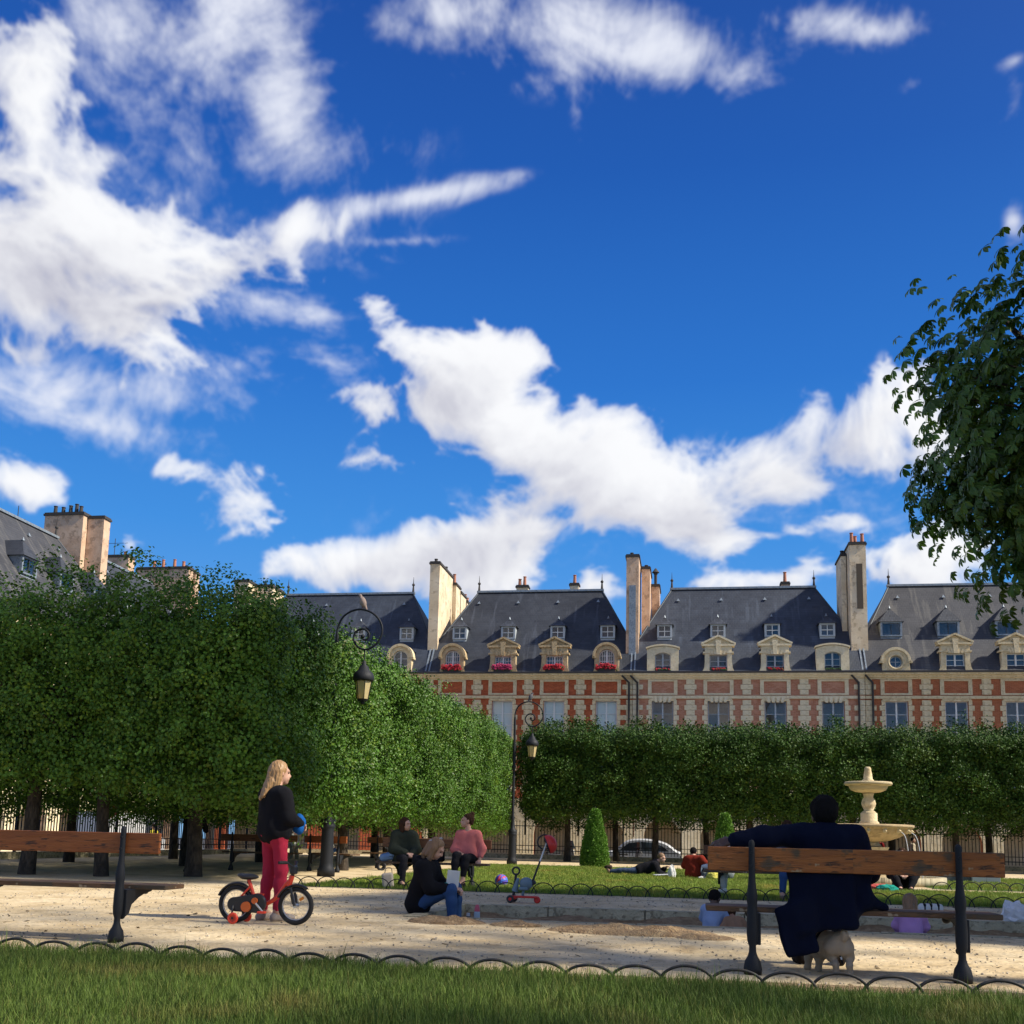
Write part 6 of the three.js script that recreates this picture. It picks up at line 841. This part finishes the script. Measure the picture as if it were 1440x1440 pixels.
// children in the sandpit
const kid = (label, at, turn, topM, hair, s, lean, extra = {}) => person({ label, at, turn, s, head: s * 1.3, cell: .011, skin: extra.skin ?? M.skin, pel: [0, .1 * s / .6, 0], che: [0, .33 * s / .6, .03 + lean * .5], hd: [0, (.47 - lean * .25) * s / .6, .06 + lean], face: [0, -.45, .9], eyes: true,
  L: { el: [.15, .24 * s / .6, .1], wr: [.08, .1, .24], kn: [.13, .1, .22], an: [.15, .04, .06], toe: [.2, .03, .0], curl: .5 }, R: { el: [-.15, .24 * s / .6, .1], wr: [-.08, .1, .24], kn: [-.13, .1, .22], an: [-.15, .04, .06], toe: [-.2, .03, .0], curl: .5 },
  top: { name: 'shirt', m: topM, x: .025, sleeve: .5, fold: .006, freq: 14 }, legs: { m: denim }, shoes: white, hair: [extra.style ?? 'short', hair] });
kid('small child in pale blue shirt digging with back turned in the sandpit', [.26, -.24, -12.95], 2.7, M.cloth(.33, .42, .62), M.hairBlack, .62, .04, { skin: M.skinDark });
kid('small child bending low with only the brown head above the sandpit edge', [.55, -.28, -12.75], 3.4, M.cloth(.35, .2, .12), M.hairBrown, .5, .2, { skin: M.skinTan });
kid('small child in lilac top sitting in the sandpit behind the bench seat', [2.42, -.24, -12.6], 3.0, M.cloth(.55, .3, .58), M.hairMid, .66, .06, { style: 'long' });
kid('child in white with purple hat on the small shaded bench', [-8.65, .43, -25.0], 1.9, white, M.cloth(.22, .03, .12), .66, .05);
// people on the lawn
const seated = (o) => person({ cell: .018, s: 1, pel: [0, .13, 0], che: [0, .5, .02], hd: [0, .76, .05], face: [0, 0, 1], L: { el: [.24, .33, .1], wr: [.08, .32, .3], kn: [.2, .3, .4], an: [.1, .08, .62], toe: [.12, .04, .78], curl: .7, ...(o.l ?? {}) }, R: { el: [-.24, .33, .1], wr: [-.08, .32, .3], kn: [-.2, .3, .4], an: [-.1, .08, .62], toe: [-.12, .04, .78], curl: .7, ...(o.r ?? {}) }, ...o });
seated({ label: 'woman in black sitting on the grass before the fountain, hands clasped', at: [4.42, 0, -23.75], turn: -.1, top: { name: 'jacket', m: black, x: .04, collar: true, fold: .01 }, legs: { m: black, x: .02 }, shoes: black, hair: ['long', M.hairBrown] });
seated({ label: 'person in dark red shirt sitting on the lawn, leaning on one arm', at: [.1, 0, -27.6], turn: 2.9, che: [.0, .46, .06], hd: [.03, .66, .2], r: { sh: [-.2, .5, .02], el: [-.36, .36, -.02], wr: [-.48, .14, -.06], curl: .1 }, top: { name: 'shirt', m: M.cloth(.2, .025, .014), x: .035, fold: .008 }, legs: { m: M.cloth(.08, .11, .15) }, shoes: black, hair: ['short', M.hairBlack] });
seated({ label: 'person in grey trousers with knees up beside the red shirt', at: [.95, 0, -27.7], turn: -1.2, che: [0, .44, -.12], hd: [0, .68, -.12], top: { m: M.cloth(.35, .35, .36), x: .03 }, legs: { m: M.cloth(.16, .19, .19), x: .02 }, shoes: white, hair: ['short', M.hairBrown] });
person({ label: 'person in dark jacket lying on the lawn propped on an elbow', at: [-1.3, 0, -29.2], turn: Math.PI / 2, cell: .018, pel: [0, .14, -.0], che: [0, .28, .4], hd: [.02, .48, .58], face: [-.3, -.2, 1], headUp: [0, 1, -.1], across: [.95, .3, 0], L: { sh: [.17, .34, .42], el: [.22, .05, .5], wr: [.1, .2, .66], kn: [.08, .1, -.42], an: [.06, .09, -.82], toe: [.05, .2, -.92] }, R: { sh: [-.15, .28, .42], el: [-.25, .08, .52], wr: [-.12, .04, .72], kn: [-.1, .13, -.4], an: [-.1, .1, -.8], toe: [-.12, .22, -.88] }, top: { name: 'jacket', m: black, x: .035, fold: .01, collar: true }, legs: { m: M.cloth(.05, .075, .13), x: .012 }, shoes: M.cloth(.06, .04, .03), hair: ['short', M.hairMid] });
// two people on the bench beyond the outstretched arm
person({ label: 'man in blue jeans facing the sandpit, seated behind the navy coat', at: [1.66, 0, -18.7], turn: .1, s: 1, cell: .016, pel: [0, .54, 0], che: [0, .93, -.02], hd: [-.02, 1.17, .03], face: [-.1, -.1, 1], L: { el: [.25, .7, .06], wr: [.12, .58, .28], kn: [.14, .52, .44], an: [.14, .1, .46], toe: [.16, .035, .6] }, R: { el: [-.25, .7, .06], wr: [-.12, .58, .28], kn: [-.16, .52, .44], an: [-.2, .1, .46], toe: [-.22, .035, .6] }, top: { name: 'jacket', m: M.cloth(.03, .05, .1), x: .03, fold: .009 }, legs: { m: denim, x: .012 }, shoes: M.cloth(.2, .15, .1), hair: ['short', M.hairBrown] });
person({ label: 'person in pale trousers lying along the bench with one leg down', at: [.95, .46, -18.7], turn: Math.PI / 2, s: .97, cell: .017, pel: [0, .1, 0], che: [0, .13, .4], hd: [0, .2, .63], face: [0, .9, -.3], headUp: [0, .3, 1], L: { el: [.2, .14, .2], wr: [.06, .24, .08], kn: [.1, .1, -.36], an: [.16, -.3, -.36], toe: [.26, -.37, -.42] }, R: { el: [-.2, .12, .2], wr: [-.06, .24, .05], kn: [-.08, .34, -.3], an: [-.06, .08, -.56], toe: [-.06, .04, -.7] }, top: { name: 'striped_shirt', m: M.cloth(.03, .05, .1), x: .03, fold: .012 }, legs: { m: M.cloth(.6, .58, .53), x: .02 }, shoes: white, hair: ['short', M.hairBrown] });
// passers-by beyond the trunks
const walker = (label, at, turn, topM, legM, hair, group) => person({ label, at, turn, group, cell: .024, pel: [0, .93, 0], che: [0, 1.33, 0], hd: [0, 1.58, .03], L: { el: [.25, 1.12, -.05], wr: [.26, .9, .08], kn: [.1, .5, .1], an: [.1, .09, .12], toe: [.1, .035, .28] }, R: { el: [-.25, 1.12, .02], wr: [-.26, .9, .14], kn: [-.1, .5, -.02], an: [-.1, .12, -.2], toe: [-.1, .04, -.06] }, top: { name: 'shirt', m: topM, x: .025, fold: .006 }, legs: { m: legM, x: .015 }, shoes: black, hair: ['short', hair] });
walker('dark clothed person standing against the thickest linden trunk', [-10.9, 0, -22.6], 2.6, black, M.cloth(.02, .02, .03), M.hairBlack);
walker('person in white shirt walking beyond the railing behind the standing woman', [-14.2, -.4, -37.5], 1.4, white, M.cloth(.3, .28, .22), M.hairBrown);
walker('person in yellow top walking on the street past the side railing', [-23, -.5, -43.8], -1.6, M.cloth(.6, .5, .06), M.cloth(.03, .04, .08), M.hairBrown);
walker('person in pale shirt walking behind the railing near the white van', [-22.4, -.5, -46], .4, M.cloth(.55, .55, .6), M.cloth(.04, .05, .1), M.hairBlack);
walker('person in red top behind the far railing past the fountain', [8.9, -.3, -53], -1.2, M.cloth(.35, .03, .03), black, M.hairBrown);
walker('person in cream coat behind the far railing past the fountain', [10.4, -.3, -53.2], 1.3, M.cloth(.5, .42, .3), M.cloth(.04, .04, .06), M.hairBlack);
renderer.render(scene, camera);
